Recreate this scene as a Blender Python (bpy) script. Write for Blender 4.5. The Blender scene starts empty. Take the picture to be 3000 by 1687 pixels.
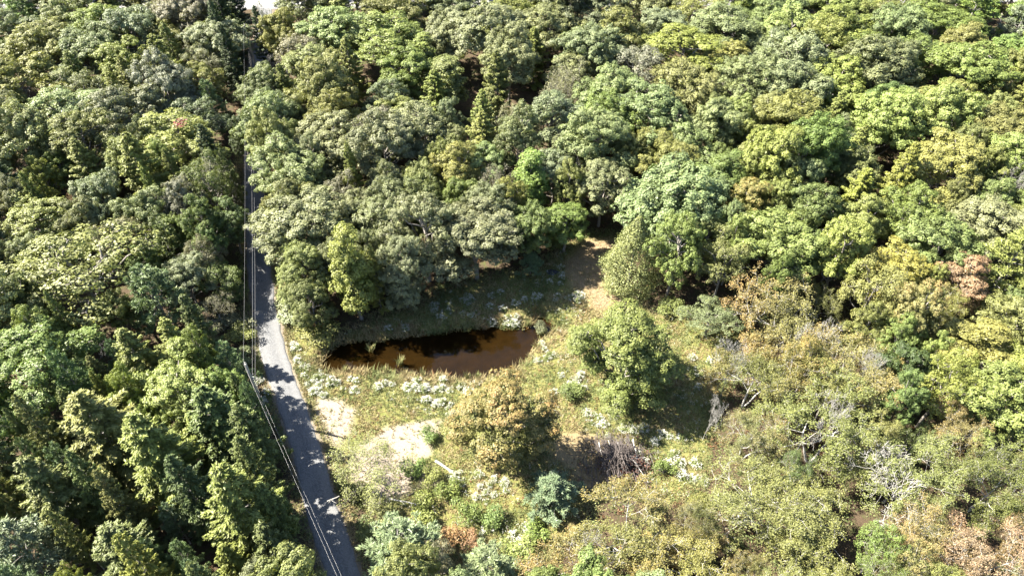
import bpy, math, random
import numpy as np
from mathutils import Vector

# ------------------------------------------------------------------ camera, sky, sun, exposure
SC = bpy.context.scene
COL = SC.collection
R = math.radians
CAM_H, PITCH, FOC = 70.0, 45.0, 2027.0          # metres, degrees below horizon, focal length in 3000-px units
cam_d = bpy.data.cameras.new('camera')
cam_d.sensor_width = 36.0
cam_d.lens = 36.0 * FOC / 3000.0
cam_d.clip_start = 0.5
cam_d.clip_end = 3000.0
cam = bpy.data.objects.new('camera', cam_d)
COL.objects.link(cam)
cam.location = (0, 0, CAM_H)
cam.rotation_euler = (R(90 - PITCH), 0, 0)
SC.camera = cam

SUN_EL = 47.0
SHADOW = Vector((0.96, -0.26, 0)).normalized()   # direction shadows fall on the ground
world = bpy.data.worlds.new('World')
SC.world = world
world.use_nodes = True
wn = world.node_tree.nodes
wl = world.node_tree.links
for n in list(wn):
    wn.remove(n)
wo = wn.new('ShaderNodeOutputWorld')
wb = wn.new('ShaderNodeBackground')
sky = wn.new('ShaderNodeTexSky')
sky.sky_type = 'NISHITA'
sky.sun_disc = False
sky.sun_elevation = R(SUN_EL)
sky.sun_rotation = math.atan2(-SHADOW.x, -SHADOW.y)
wb.inputs['Strength'].default_value = 0.056
wl.new(sky.outputs[0], wb.inputs['Color'])
wl.new(wb.outputs[0], wo.inputs['Surface'])
sun_d = bpy.data.lights.new('sun', 'SUN')
sun_d.energy = 5.0
sun_d.angle = R(0.53)
sun_d.color = (1.0, 0.93, 0.80)
sun = bpy.data.objects.new('sun', sun_d)
COL.objects.link(sun)
ce = math.cos(R(SUN_EL))
sdir = Vector((SHADOW.x * ce, SHADOW.y * ce, -math.sin(R(SUN_EL))))
sun.rotation_euler = sdir.to_track_quat('-Z', 'Y').to_euler()
sun.location = (-60, 60, 90)
vs = SC.view_settings
vs.view_transform = 'Standard'
vs.look = 'None'
vs.gamma = 1.0
vs.use_curve_mapping = False
vs.exposure = 2.74
SC.cycles.max_bounces = 6
SC.cycles.diffuse_bounces = 2
SC.cycles.glossy_bounces = 2
SC.cycles.transmission_bounces = 3
SC.cycles.transparent_max_bounces = 8
SC.cycles.caustics_reflective = False
SC.cycles.caustics_refractive = False
SC.cycles.use_denoising = True

# ------------------------------------------------------------------ helpers
S45, C45 = math.sin(R(PITCH)), math.cos(R(PITCH))
K = 3000.0 / 2576.0                               # the photograph was measured on a 2576-px wide view


def ray(px, py):
    u, v = px - 1500.0, 843.5 - py
    return u, FOC * C45 + v * S45, -FOC * S45 + v * C45


def at(px, py, z=0.0):
    """photo pixel (3000 wide) on the plane of height z"""
    x, y, d = ray(px, py)
    t = (z - CAM_H) / d
    return x * t, y * t


def at2(px, py, z=0.0):
    return at(px * K, py * K, z)


def proj(x, y, z):
    """world point to 2576-wide photo pixel and axial depth"""
    dz = z - CAM_H
    dep = y * C45 - dz * S45
    v = y * S45 + dz * C45
    return (1500 + FOC * x / dep) / K, (843.5 - FOC * v / dep) / K, dep


def poly_sd(P, poly):
    """signed distance (negative inside) of points P (n,2) to polygon"""
    P = np.asarray(P, float)
    poly = np.asarray(poly, float)
    d = np.full(len(P), 1e18)
    ins = np.zeros(len(P), bool)
    n = len(poly)
    for i in range(n):
        a, b = poly[i], poly[(i + 1) % n]
        e = b - a
        w = P - a
        t = np.clip((w @ e) / (e @ e), 0, 1)
        q = w - t[:, None] * e
        d = np.minimum(d, (q ** 2).sum(1))
        c = ((a[1] > P[:, 1]) != (b[1] > P[:, 1]))
        with np.errstate(divide='ignore', invalid='ignore'):
            xi = (b[0] - a[0]) * (P[:, 1] - a[1]) / (b[1] - a[1] + 1e-12) + a[0]
        ins ^= c & (P[:, 0] < xi)
    d = np.sqrt(d)
    return np.where(ins, -d, d)


def line_d(P, line):
    P = np.asarray(P, float)
    line = np.asarray(line, float)
    d = np.full(len(P), 1e18)
    for i in range(len(line) - 1):
        a, b = line[i], line[i + 1]
        e = b - a
        w = P - a
        t = np.clip((w @ e) / (e @ e), 0, 1)
        q = w - t[:, None] * e
        d = np.minimum(d, (q ** 2).sum(1))
    return np.sqrt(d)


def vnoise(P, s, seed=0):
    """cheap smooth value noise 0..1 on 2-D points"""
    P = np.asarray(P, float) / s
    i = np.floor(P).astype(np.int64)
    f = P - i
    f = f * f * (3 - 2 * f)

    def h(a, b):
        n = (a * 374761393 + b * 668265263 + seed * 1442695041) & 0x7fffffff
        n = ((n ^ (n >> 13)) * 1274126177) & 0x7fffffff
        return ((n ^ (n >> 16)) & 0xffff) / 65535.0
    x, y = i[:, 0], i[:, 1]
    a = h(x, y) * (1 - f[:, 0]) + h(x + 1, y) * f[:, 0]
    b = h(x, y + 1) * (1 - f[:, 0]) + h(x + 1, y + 1) * f[:, 0]
    return a * (1 - f[:, 1]) + b * f[:, 1]


def mesh_np(name, V, F, mat=None, attrs=None, smooth=False):
    """V (n,3), F (m,3|4); attrs name -> (domain, array) of floats or colours"""
    V = np.ascontiguousarray(V, np.float32)
    F = np.ascontiguousarray(F, np.int32)
    me = bpy.data.meshes.new(name)
    k = F.shape[1]
    me.vertices.add(len(V))
    me.vertices.foreach_set('co', V.ravel())
    me.loops.add(F.size)
    me.loops.foreach_set('vertex_index', F.ravel())
    me.polygons.add(len(F))
    me.polygons.foreach_set('loop_start', np.arange(0, F.size, k, dtype=np.int32))
    me.polygons.foreach_set('loop_total', np.full(len(F), k, np.int32))
    me.update(calc_edges=True)
    me.polygons.foreach_set('use_smooth', np.full(len(F), smooth, bool))
    if attrs:
        for an, (dom, arr) in attrs.items():
            arr = np.ascontiguousarray(arr, np.float32)
            if arr.ndim == 2:
                a = me.attributes.new(an, 'FLOAT_COLOR', dom)
                a.data.foreach_set('color', arr.ravel())
            else:
                a = me.attributes.new(an, 'FLOAT', dom)
                a.data.foreach_set('value', arr.ravel())
    if mat:
        me.materials.append(mat)
    me.validate()
    return me


def link(name, data, parent=None, loc=None):
    o = bpy.data.objects.new(name, data)
    COL.objects.link(o)
    if parent:
        o.parent = parent
    if loc is not None:
        o.location = loc
    return o


def tag(o, label, cat, group=None):
    o['label'] = label
    o['category'] = cat
    if group:
        o['group'] = group
    return o


def unit(a):
    return a / (np.linalg.norm(a, axis=-1, keepdims=True) + 1e-9)


def rand_dirs(rng, n):
    return unit(rng.normal(size=(n, 3)))


def cards(C, N, L, W, rng, axis=None, fold=0.0):
    """leaf-shaped quads: centre C, normal N, length L, width W; axis = leaf direction if given"""
    n = len(C)
    if axis is None:
        axis = rand_dirs(rng, n)
    T = axis - (axis * N).sum(1, keepdims=True) * N
    T = unit(T)
    B = np.cross(N, T)
    L = np.broadcast_to(L, (n,))[:, None]
    W = np.broadcast_to(W, (n,))[:, None]
    a = C - T * L * .5
    c = C + T * L * .5
    b = C + B * W * .5 - T * L * .08
    d = C - B * W * .5 - T * L * .08 + N * fold * W
    V = np.stack([a, b, c, d], 1).reshape(-1, 3)
    F = np.arange(4 * n).reshape(n, 4)
    return V, F


def tubes(segs, k=5):
    """segs: list of (p0, p1, r0, r1)"""
    A = np.array([s[0] for s in segs], float)
    B = np.array([s[1] for s in segs], float)
    r0 = np.array([s[2] for s in segs], float)
    r1 = np.array([s[3] for s in segs], float)
    D = unit(B - A)
    up = np.where(np.abs(D[:, 2:3]) > .9, np.array([[1., 0, 0]]), np.array([[0, 0, 1.]]))
    X = unit(np.cross(D, up))
    Y = np.cross(D, X)
    ang = np.arange(k) * 2 * math.pi / k
    ring = X[:, None] * np.cos(ang)[None, :, None] + Y[:, None] * np.sin(ang)[None, :, None]
    V0 = A[:, None] + ring * r0[:, None, None]
    V1 = B[:, None] + ring * r1[:, None, None]
    V = np.concatenate([V0, V1], 1).reshape(-1, 3)
    i = np.arange(k)
    q = np.stack([i, (i + 1) % k, (i + 1) % k + k, i + k], 1)
    F = (np.arange(len(A)) * 2 * k)[:, None, None] + q[None]
    return V, F.reshape(-1, 4)


def bent(p0, p1, r0, r1, rng, n=3, wob=.08):
    p0 = np.array(p0, float)
    p1 = np.array(p1, float)
    L = np.linalg.norm(p1 - p0)
    pts = [p0]
    for i in range(1, n):
        t = i / n
        pts.append(p0 + (p1 - p0) * t + rng.normal(size=3) * wob * L * .5)
    pts.append(p1)
    out = []
    for i in range(n):
        a, b = i / n, (i + 1) / n
        out.append((pts[i], pts[i + 1], r0 + (r1 - r0) * a, r0 + (r1 - r0) * b))
    return out


# ------------------------------------------------------------------ materials
def new_mat(name):
    m = bpy.data.materials.new(name)
    m.use_nodes = True
    nt = m.node_tree
    for n in list(nt.nodes):
        nt.nodes.remove(n)
    return m, nt, nt.nodes, nt.links


def mixc(nt, fac, a, b, typ='MIX'):
    n = nt.nodes.new('ShaderNodeMix')
    n.data_type = 'RGBA'
    n.blend_type = typ
    for sock, v in ((n.inputs['Factor'], fac), (n.inputs['A'], a), (n.inputs['B'], b)):
        if isinstance(v, (int, float)):
            sock.default_value = v
        elif isinstance(v, (tuple, list)):
            sock.default_value = (*v[:3], 1)
        else:
            nt.links.new(v, sock)
    n.clamp_factor = True
    return n.outputs['Result']


def math_n(nt, op, a, b=0.0, clamp=False):
    n = nt.nodes.new('ShaderNodeMath')
    n.operation = op
    n.use_clamp = clamp
    for s, v in ((n.inputs[0], a), (n.inputs[1], b)):
        if isinstance(v, (int, float)):
            s.default_value = v
        else:
            nt.links.new(v, s)
    return n.outputs[0]


def attr_n(nt, name, out='Fac'):
    n = nt.nodes.new('ShaderNodeAttribute')
    n.attribute_name = name
    return n.outputs[out]


def noise_n(nt, scale, detail=4, rough=.6, coord=None):
    n = nt.nodes.new('ShaderNodeTexNoise')
    n.inputs['Scale'].default_value = scale
    n.inputs['Detail'].default_value = detail
    n.inputs['Roughness'].default_value = rough
    if coord is None:
        t = nt.nodes.new('ShaderNodeNewGeometry')
        coord = t.outputs['Position']
    nt.links.new(coord, n.inputs['Vector'])
    return n.outputs['Fac']


def ramp_n(nt, fac, p0, p1):
    n = nt.nodes.new('ShaderNodeMapRange')
    n.inputs['From Min'].default_value = p0
    n.inputs['From Max'].default_value = p1
    nt.links.new(fac, n.inputs['Value'])
    return n.outputs['Result']


def leaf_material(name, transl=.24, rough=.5, spec=.26, autumn=(.30, .135, .065)):
    m, nt, N, L = new_mat(name)
    oi = N.new('ShaderNodeObjectInfo')
    tint = attr_n(nt, 'tint')
    tip = attr_n(nt, 'tip')
    base = oi.outputs['Color']
    aut = math_n(nt, 'MULTIPLY', oi.outputs['Alpha'], tip, True)
    c = mixc(nt, aut, base, autumn)
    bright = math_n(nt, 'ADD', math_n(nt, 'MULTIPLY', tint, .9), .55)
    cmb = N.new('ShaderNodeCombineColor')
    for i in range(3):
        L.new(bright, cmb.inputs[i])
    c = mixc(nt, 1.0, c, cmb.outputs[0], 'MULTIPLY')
    # some leaves are yellower
    yel = math_n(nt, 'MULTIPLY', ramp_n(nt, tint, .72, 1.0), .35)
    c = mixc(nt, yel, c, (.24, .22, .06))
    p = N.new('ShaderNodeBsdfPrincipled')
    L.new(c, p.inputs['Base Color'])
    p.inputs['Roughness'].default_value = rough
    p.inputs['Specular IOR Level'].default_value = spec
    t = N.new('ShaderNodeBsdfTranslucent')
    ct = mixc(nt, 1.0, c, (1.15, 1.2, .55), 'MULTIPLY')
    L.new(ct, t.inputs['Color'])
    mx = N.new('ShaderNodeMixShader')
    mx.inputs[0].default_value = transl
    L.new(p.outputs[0], mx.inputs[1])
    L.new(t.outputs[0], mx.inputs[2])
    o = N.new('ShaderNodeOutputMaterial')
    L.new(mx.outputs[0], o.inputs['Surface'])
    return m


def bark_material(name, c0, c1, scale=6):
    m, nt, N, L = new_mat(name)
    f = noise_n(nt, scale, 5, .7)
    c = mixc(nt, ramp_n(nt, f, .35, .65), c0, c1)
    p = N.new('ShaderNodeBsdfPrincipled')
    L.new(c, p.inputs['Base Color'])
    p.inputs['Roughness'].default_value = .85
    b = N.new('ShaderNodeBump')
    b.inputs['Strength'].default_value = .5
    L.new(f, b.inputs['Height'])
    L.new(b.outputs[0], p.inputs['Normal'])
    o = N.new('ShaderNodeOutputMaterial')
    L.new(p.outputs[0], o.inputs['Surface'])
    return m


M_LEAF = leaf_material('leaf')
M_NEEDLE = leaf_material('needle', transl=.15, rough=.5, spec=.3)
M_BARK = bark_material('bark', (.11, .10, .085), (.24, .22, .20))
M_BARK_D = bark_material('spruce_bark', (.12, .11, .10), (.26, .25, .24))
M_PALE = bark_material('bleached_wood', (.26, .25, .235), (.42, .405, .38))
M_GREY = bark_material('dead_grey_wood', (.17, .162, .15), (.30, .29, .27))
M_BIRCH = bark_material('birch_bark', (.22, .21, .195), (.38, .37, .345), 3)


def simple_mat(name, c0, c1, scale, rough=.8, bump=.3):
    m = bark_material(name, c0, c1, scale)
    return m


# ------------------------------------------------------------------ layout in ground coordinates
road_px = [(1135, 2150), (1006, 1687), (948, 1500), (893, 1300), (823, 1100), (794, 1000), (765, 837), (752, 700),
           (745, 560), (745, 400), (757, 230), (768, 120), (778, 20), (784, -20)]
road_line = np.array([at(*p) for p in road_px])


def smooth_line(P, n=8):
    P = np.asarray(P, float)
    out = []
    for i in range(len(P) - 1):
        p0 = P[max(i - 1, 0)]
        p1, p2 = P[i], P[i + 1]
        p3 = P[min(i + 2, len(P) - 1)]
        for t in np.linspace(0, 1, n, endpoint=False):
            out.append(.5 * (2 * p1 + (p2 - p0) * t + (2 * p0 - 5 * p1 + 4 * p2 - p3) * t * t + (3 * p1 - p0 - 3 * p2 + p3) * t ** 3))
    out.append(P[-1])
    return np.array(out)


road_line = smooth_line(road_line)
ROAD_HW = 1.6
Z_WATER = -0.55
pond_px = [(925, 1072), (960, 1040), (997, 1008), (1063, 996), (1117, 997), (1172, 988), (1288, 976), (1404, 960), (1443, 957),
           (1501, 965), (1552, 954), (1565, 926), (1598, 932), (1628, 958), (1612, 982), (1578, 1000), (1562, 1030), (1544, 1056),
           (1500, 1085), (1443, 1108), (1366, 1116), (1323, 1114), (1300, 1098), (1241, 1103), (1133, 1090), (1055, 1086), (970, 1094)]
pond = np.array([at(px, py, Z_WATER) for px, py in pond_px])
meadow_px = [(712, 900), (722, 850), (760, 830), (850, 850), (960, 795), (1110, 735), (1240, 700), (1330, 690), (1400, 640), (1470, 590),
             (1560, 590), (1550, 700), (1640, 790), (1750, 790), (1860, 820), (1850, 930), (1790, 1000), (1790, 1100),
             (1740, 1240), (1640, 1250), (1520, 1210), (1430, 1330), (1330, 1460), (1150, 1460), (1100, 1300), (960, 1270), (860, 1210),
             (800, 1050), (745, 950)]
meadow = np.array([at2(*p) for p in meadow_px])
sand_polys = [np.array([at2(*p) for p in q]) for q in (
    [(800, 1005), (850, 995), (890, 1030), (875, 1075), (850, 1110), (812, 1110), (795, 1060)],
    [(975, 1075), (1040, 1055), (1115, 1050), (1112, 1090), (1085, 1118), (1110, 1140), (1050, 1155), (1060, 1200), (1030, 1245), (960, 1262),
     (890, 1245), (870, 1170), (910, 1120), (950, 1095)],
    [(1045, 1172), (1095, 1175), (1090, 1222), (1035, 1230)])]
dry_poly = np.array([at2(*p) for p in [(1420, 660), (1480, 600), (1545, 600), (1535, 690), (1560, 770), (1500, 780), (1440, 720)]])
bare_poly = np.array([at2(*p) for p in [(1375, 1130), (1420, 1085), (1500, 1090), (1560, 1150), (1530, 1215), (1470, 1235), (1440, 1180)]])
CROSS_Y0, CROSS_Y1 = 164.5, 172.0


def terrain(P):
    P = np.asarray(P, float).reshape(-1, 2)
    h = (vnoise(P, 14, 3) - .5) * .5 + (vnoise(P, 4, 5) - .5) * .16
    dr = line_d(P, road_line)
    w = np.clip((dr - 1.8) / 3.0, 0, 1)
    h = h * w
    sd = poly_sd(P, pond) + (vnoise(P, 1.6, 8) - .5) * .7
    # banks fall to the water, bed deepens to the middle
    bank = np.clip((1.3 - sd) / 1.3, 0, 1)
    bank = bank * bank * (3 - 2 * bank)
    bed = np.where(sd < 0, np.clip(-sd, 0, 3) * .22, 0)
    return np.where(sd < 1.3, h * (1 - bank) + (Z_WATER - .02) * bank - bed, h)


def tz(x, y):
    return float(terrain([[x, y]])[0])


# ------------------------------------------------------------------ ground
def axis_pts(*spans):
    out = []
    for a, b, s in spans:
        out += list(np.arange(a, b, s))
    out.append(spans[-1][1])
    return np.array(out)


gx = axis_pts((-900, -200, 70), (-200, -62, 6), (-62, -40, 1.0), (-40, 26, .5), (26, 60, 1.0), (60, 200, 7), (200, 900, 70))
gy = axis_pts((-600, 0, 60), (0, 22, 2), (22, 95, .5), (95, 185, 1.5), (185, 300, 12), (300, 1500, 100))
GX, GY = np.meshgrid(gx, gy)
GP = np.stack([GX.ravel(), GY.ravel()], 1)
GZ = terrain(GP)
nx, ny = len(gx), len(gy)
ii = (np.arange(ny - 1)[:, None] * nx + np.arange(nx - 1)[None]).ravel()
GF = np.stack([ii, ii + 1, ii + nx + 1, ii + nx], 1)
jit = (vnoise(GP, 2.2, 11) - .5) * 2.4 + (vnoise(GP, .9, 12) - .5) * 1.2
m_mead = np.clip(.5 - (poly_sd(GP, meadow) + jit * .6) / 1.5, 0, 1)
m_sand = np.zeros(len(GP))
for q in sand_polys:
    m_sand = np.maximum(m_sand, np.clip(.5 - (poly_sd(GP, q) + jit * .55) / .8, 0, 1))
droad = line_d(GP, road_line)
m_verge = np.clip(1.0 - (droad - ROAD_HW + jit * .15) / .9, 0, 1)
m_dry = np.clip(.5 - (poly_sd(GP, dry_poly) + jit * .8) / 2.0, 0, 1)
m_dry = np.maximum(m_dry, np.clip(.5 - (poly_sd(GP, bare_poly) + jit * .6) / 1.2, 0, 1) * .8)
m_bed = np.clip((-.35 - GZ) / .25, 0, 1)
zone = np.stack([m_mead, m_sand, m_verge, np.ones(len(GP))], 1)
zone2 = np.stack([m_dry, m_bed, np.zeros(len(GP)), np.ones(len(GP))], 1)

mg, nt, N, L = new_mat('ground')
z1 = N.new('ShaderNodeSeparateColor')
L.new(attr_n(nt, 'zone', 'Color'), z1.inputs[0])
z2 = N.new('ShaderNodeSeparateColor')
L.new(attr_n(nt, 'zone2', 'Color'), z2.inputs[0])
n_f = noise_n(nt, 5.0, 6, .75)
n_m = noise_n(nt, .9, 5, .65)
n_c = noise_n(nt, 22.0, 3, .7)
litter = mixc(nt, ramp_n(nt, n_f, .3, .7), (.024, .018, .012), (.080, .058, .038))
litter = mixc(nt, ramp_n(nt, n_m, .5, .7), litter, (.05, .06, .02))
grass = mixc(nt, ramp_n(nt, n_m, .35, .65), (.075, .085, .024), (.17, .145, .065))
grass = mixc(nt, ramp_n(nt, n_f, .3, .75), grass, (.10, .11, .03))
sand = mixc(nt, ramp_n(nt, n_f, .25, .75), (.15, .122, .096), (.25, .215, .18))
sand = mixc(nt, ramp_n(nt, n_c, .55, .8), sand, (.11, .085, .055))
dry = mixc(nt, ramp_n(nt, n_f, .3, .7), (.12, .085, .052), (.25, .19, .12))
verge = mixc(nt, ramp_n(nt, n_f, .3, .7), (.11, .093, .07), (.20, .175, .145))
bed = mixc(nt, ramp_n(nt, n_m, .3, .7), (.010, .0086, .0056), (.019, .0150, .0088))
c = mixc(nt, z1.outputs[0], litter, grass)
c = mixc(nt, z2.outputs[0], c, dry)
c = mixc(nt, math_n(nt, 'MULTIPLY', z1.outputs[2], .85), c, verge)
c = mixc(nt, z1.outputs[1], c, sand)
c = mixc(nt, z2.outputs[1], c, bed)
p = N.new('ShaderNodeBsdfPrincipled')
L.new(c, p.inputs['Base Color'])
p.inputs['Roughness'].default_value = .95
p.inputs['Specular IOR Level'].default_value = .1
b = N.new('ShaderNodeBump')
b.inputs['Strength'].default_value = .6
b.inputs['Distance'].default_value = .12
L.new(n_f, b.inputs['Height'])
L.new(b.outputs[0], p.inputs['Normal'])
o = N.new('ShaderNodeOutputMaterial')
L.new(p.outputs[0], o.inputs['Surface'])
ground = link('ground', mesh_np('ground', np.column_stack([GP, GZ]), GF, mg, {'zone': ('POINT', zone), 'zone2': ('POINT', zone2)}, True))
ground['kind'] = 'structure'

# ------------------------------------------------------------------ gravel road: crowned strip with ragged edges
mr, nt, N, L = new_mat('gravel')
v = N.new('ShaderNodeTexVoronoi')
v.inputs['Scale'].default_value = 9.0
g_pos = N.new('ShaderNodeNewGeometry')
L.new(g_pos.outputs['Position'], v.inputs['Vector'])
vc = N.new('ShaderNodeSeparateColor')
L.new(v.outputs['Color'], vc.inputs[0])
n1 = noise_n(nt, 3.0, 6, .8)
n2 = noise_n(nt, .35, 4, .6)
track = attr_n(nt, 'track')
c = mixc(nt, vc.outputs[0], (.046, .049, .054), (.118, .122, .130))
c = mixc(nt, math_n(nt, 'MULTIPLY', ramp_n(nt, n1, .4, .75), .6), c, (.086, .088, .091))
c = mixc(nt, math_n(nt, 'MULTIPLY', track, .5), c, (.150, .150, .149))
c = mixc(nt, math_n(nt, 'MULTIPLY', ramp_n(nt, n2, .45, .75), .35), c, (.118, .117, .115))
p = N.new('ShaderNodeBsdfPrincipled')
L.new(c, p.inputs['Base Color'])
p.inputs['Roughness'].default_value = .9
b = N.new('ShaderNodeBump')
b.inputs['Strength'].default_value = .8
b.inputs['Distance'].default_value = .05
L.new(v.outputs['Distance'], b.inputs['Height'])
L.new(b.outputs[0], p.inputs['Normal'])
o = N.new('ShaderNodeOutputMaterial')
L.new(p.outputs[0], o.inputs['Surface'])


def resample(Ln, step):
    seg = np.linalg.norm(np.diff(Ln, axis=0), axis=1)
    s = np.concatenate([[0], np.cumsum(seg)])
    t = np.arange(0, s[-1], step)
    return np.column_stack([np.interp(t, s, Ln[:, 0]), np.interp(t, s, Ln[:, 1])])


rl = resample(road_line, .5)
rt = unit(np.gradient(rl, axis=0))
rn = np.column_stack([-rt[:, 1], rt[:, 0]])
offs = np.array([-1.0, -.97, -.8, -.55, -.3, 0, .3, .55, .8, .97, 1.0])
zoff = np.array([-.12, .03, .06, .05, .07, .09, .07, .05, .06, .03, -.12])
trk = np.array([.9, .9, .5, .75, .3, .05, .3, .75, .5, .9, .9])
nr = len(rl)
ewob = (vnoise(rl, 1.2, 21) - .5) * .5 + (vnoise(rl, 3.5, 22) - .5) * .5
ewob2 = (vnoise(rl + 50, 1.2, 23) - .5) * .5 + (vnoise(rl + 50, 3.5, 24) - .5) * .5
RV = np.zeros((nr, len(offs), 3))
for j, (a, zz) in enumerate(zip(offs, zoff)):
    w = ROAD_HW + (ewob if a < 0 else ewob2) * (abs(a) ** 2) * .6
    RV[:, j, :2] = rl + rn * (a * w)[:, None]
    RV[:, j, 2] = zz
m = len(offs)
ii = (np.arange(nr - 1)[:, None] * m + np.arange(m - 1)[None]).ravel()
RF = np.stack([ii, ii + m, ii + m + 1, ii + 1], 1)[:, ::-1]
road = link('gravel_road', mesh_np('gravel_road', RV.reshape(-1, 3), RF, mr, {'track': ('POINT', np.tile(trk, nr))}, True))
road['kind'] = 'structure'
tag(road, 'narrow grey gravel road running away through the forest left of the pond', 'road')

m_asph = bark_material('pale_asphalt', (.17, .17, .175), (.24, .24, .245), 2)
xs = np.linspace(-140, 140, 120)
AV, AF = [], []
for j, (yy, zz) in enumerate([(CROSS_Y0 - .3, -.4), (CROSS_Y0, .42), ((CROSS_Y0 + CROSS_Y1) / 2, .5), (CROSS_Y1, .42), (CROSS_Y1 + .3, -.4)]):
    AV.append(np.column_stack([xs, yy + xs * .02 + 1.0, np.full(len(xs), zz)]))
AV = np.concatenate(AV)
nxs = len(xs)
ii = (np.arange(4)[:, None] * nxs + np.arange(nxs - 1)[None]).ravel()
AF = np.stack([ii, ii + 1, ii + nxs + 1, ii + nxs], 1)
cross = link('paved_road', mesh_np('paved_road', AV, AF, m_asph, None, True))
cross['kind'] = 'structure'
tag(cross, 'pale paved road crossing at the far end of the gravel road', 'road')

# ------------------------------------------------------------------ pond water
mw, nt, N, L = new_mat('pond_water')
fr = N.new('ShaderNodeFresnel')
fr.inputs['IOR'].default_value = 1.33
nb = noise_n(nt, 2.5, 3, .5)
bp = N.new('ShaderNodeBump')
bp.inputs['Strength'].default_value = .06
bp.inputs['Distance'].default_value = .05
L.new(nb, bp.inputs['Height'])
gl = N.new('ShaderNodeBsdfGlossy')
gl.inputs['Roughness'].default_value = .03
L.new(bp.outputs[0], gl.inputs['Normal'])
L.new(bp.outputs[0], fr.inputs['Normal'])
tr = N.new('ShaderNodeBsdfTransparent')
tr.inputs['Color'].default_value = (.76, .61, .38, 1)
mx = N.new('ShaderNodeMixShader')
L.new(fr.outputs[0], mx.inputs[0])
L.new(tr.outputs[0], mx.inputs[1])
L.new(gl.outputs[0], mx.inputs[2])
o = N.new('ShaderNodeOutputMaterial')
L.new(mx.outputs[0], o.inputs['Surface'])
cen = pond.mean(0)
outer = pond + unit(pond - cen) * 1.2
me = bpy.data.meshes.new('pond_water')
me.from_pydata([(x, y, Z_WATER) for x, y in outer], [], [list(range(len(outer)))[::-1]])
me.materials.append(mw)
me.update()
if me.polygons[0].normal.z < 0:
    me.flip_normals()
water = link('water', me)
water['kind'] = 'structure'
tag(water, 'brown tannin-stained pond water in the clearing', 'pond')

# ------------------------------------------------------------------ plant meshes
VAR = {}


def finish(kind, wood_segs, LV, LF, tint, tip, mat, barkmat, R0, H0, ZC, k=5):
    wv, wf = tubes(wood_segs, k)
    wm = mesh_np(kind + '_trunk', wv, wf, barkmat, None, True)
    lm = None
    if LV is not None:
        lm = mesh_np(kind + '_crown', LV, LF, mat, {'tint': ('FACE', tint), 'tip': ('FACE', tip)})
    VAR.setdefault(kind, []).append(dict(wood=wm, leaf=lm, R=R0, H=H0, ZC=ZC))


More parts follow.
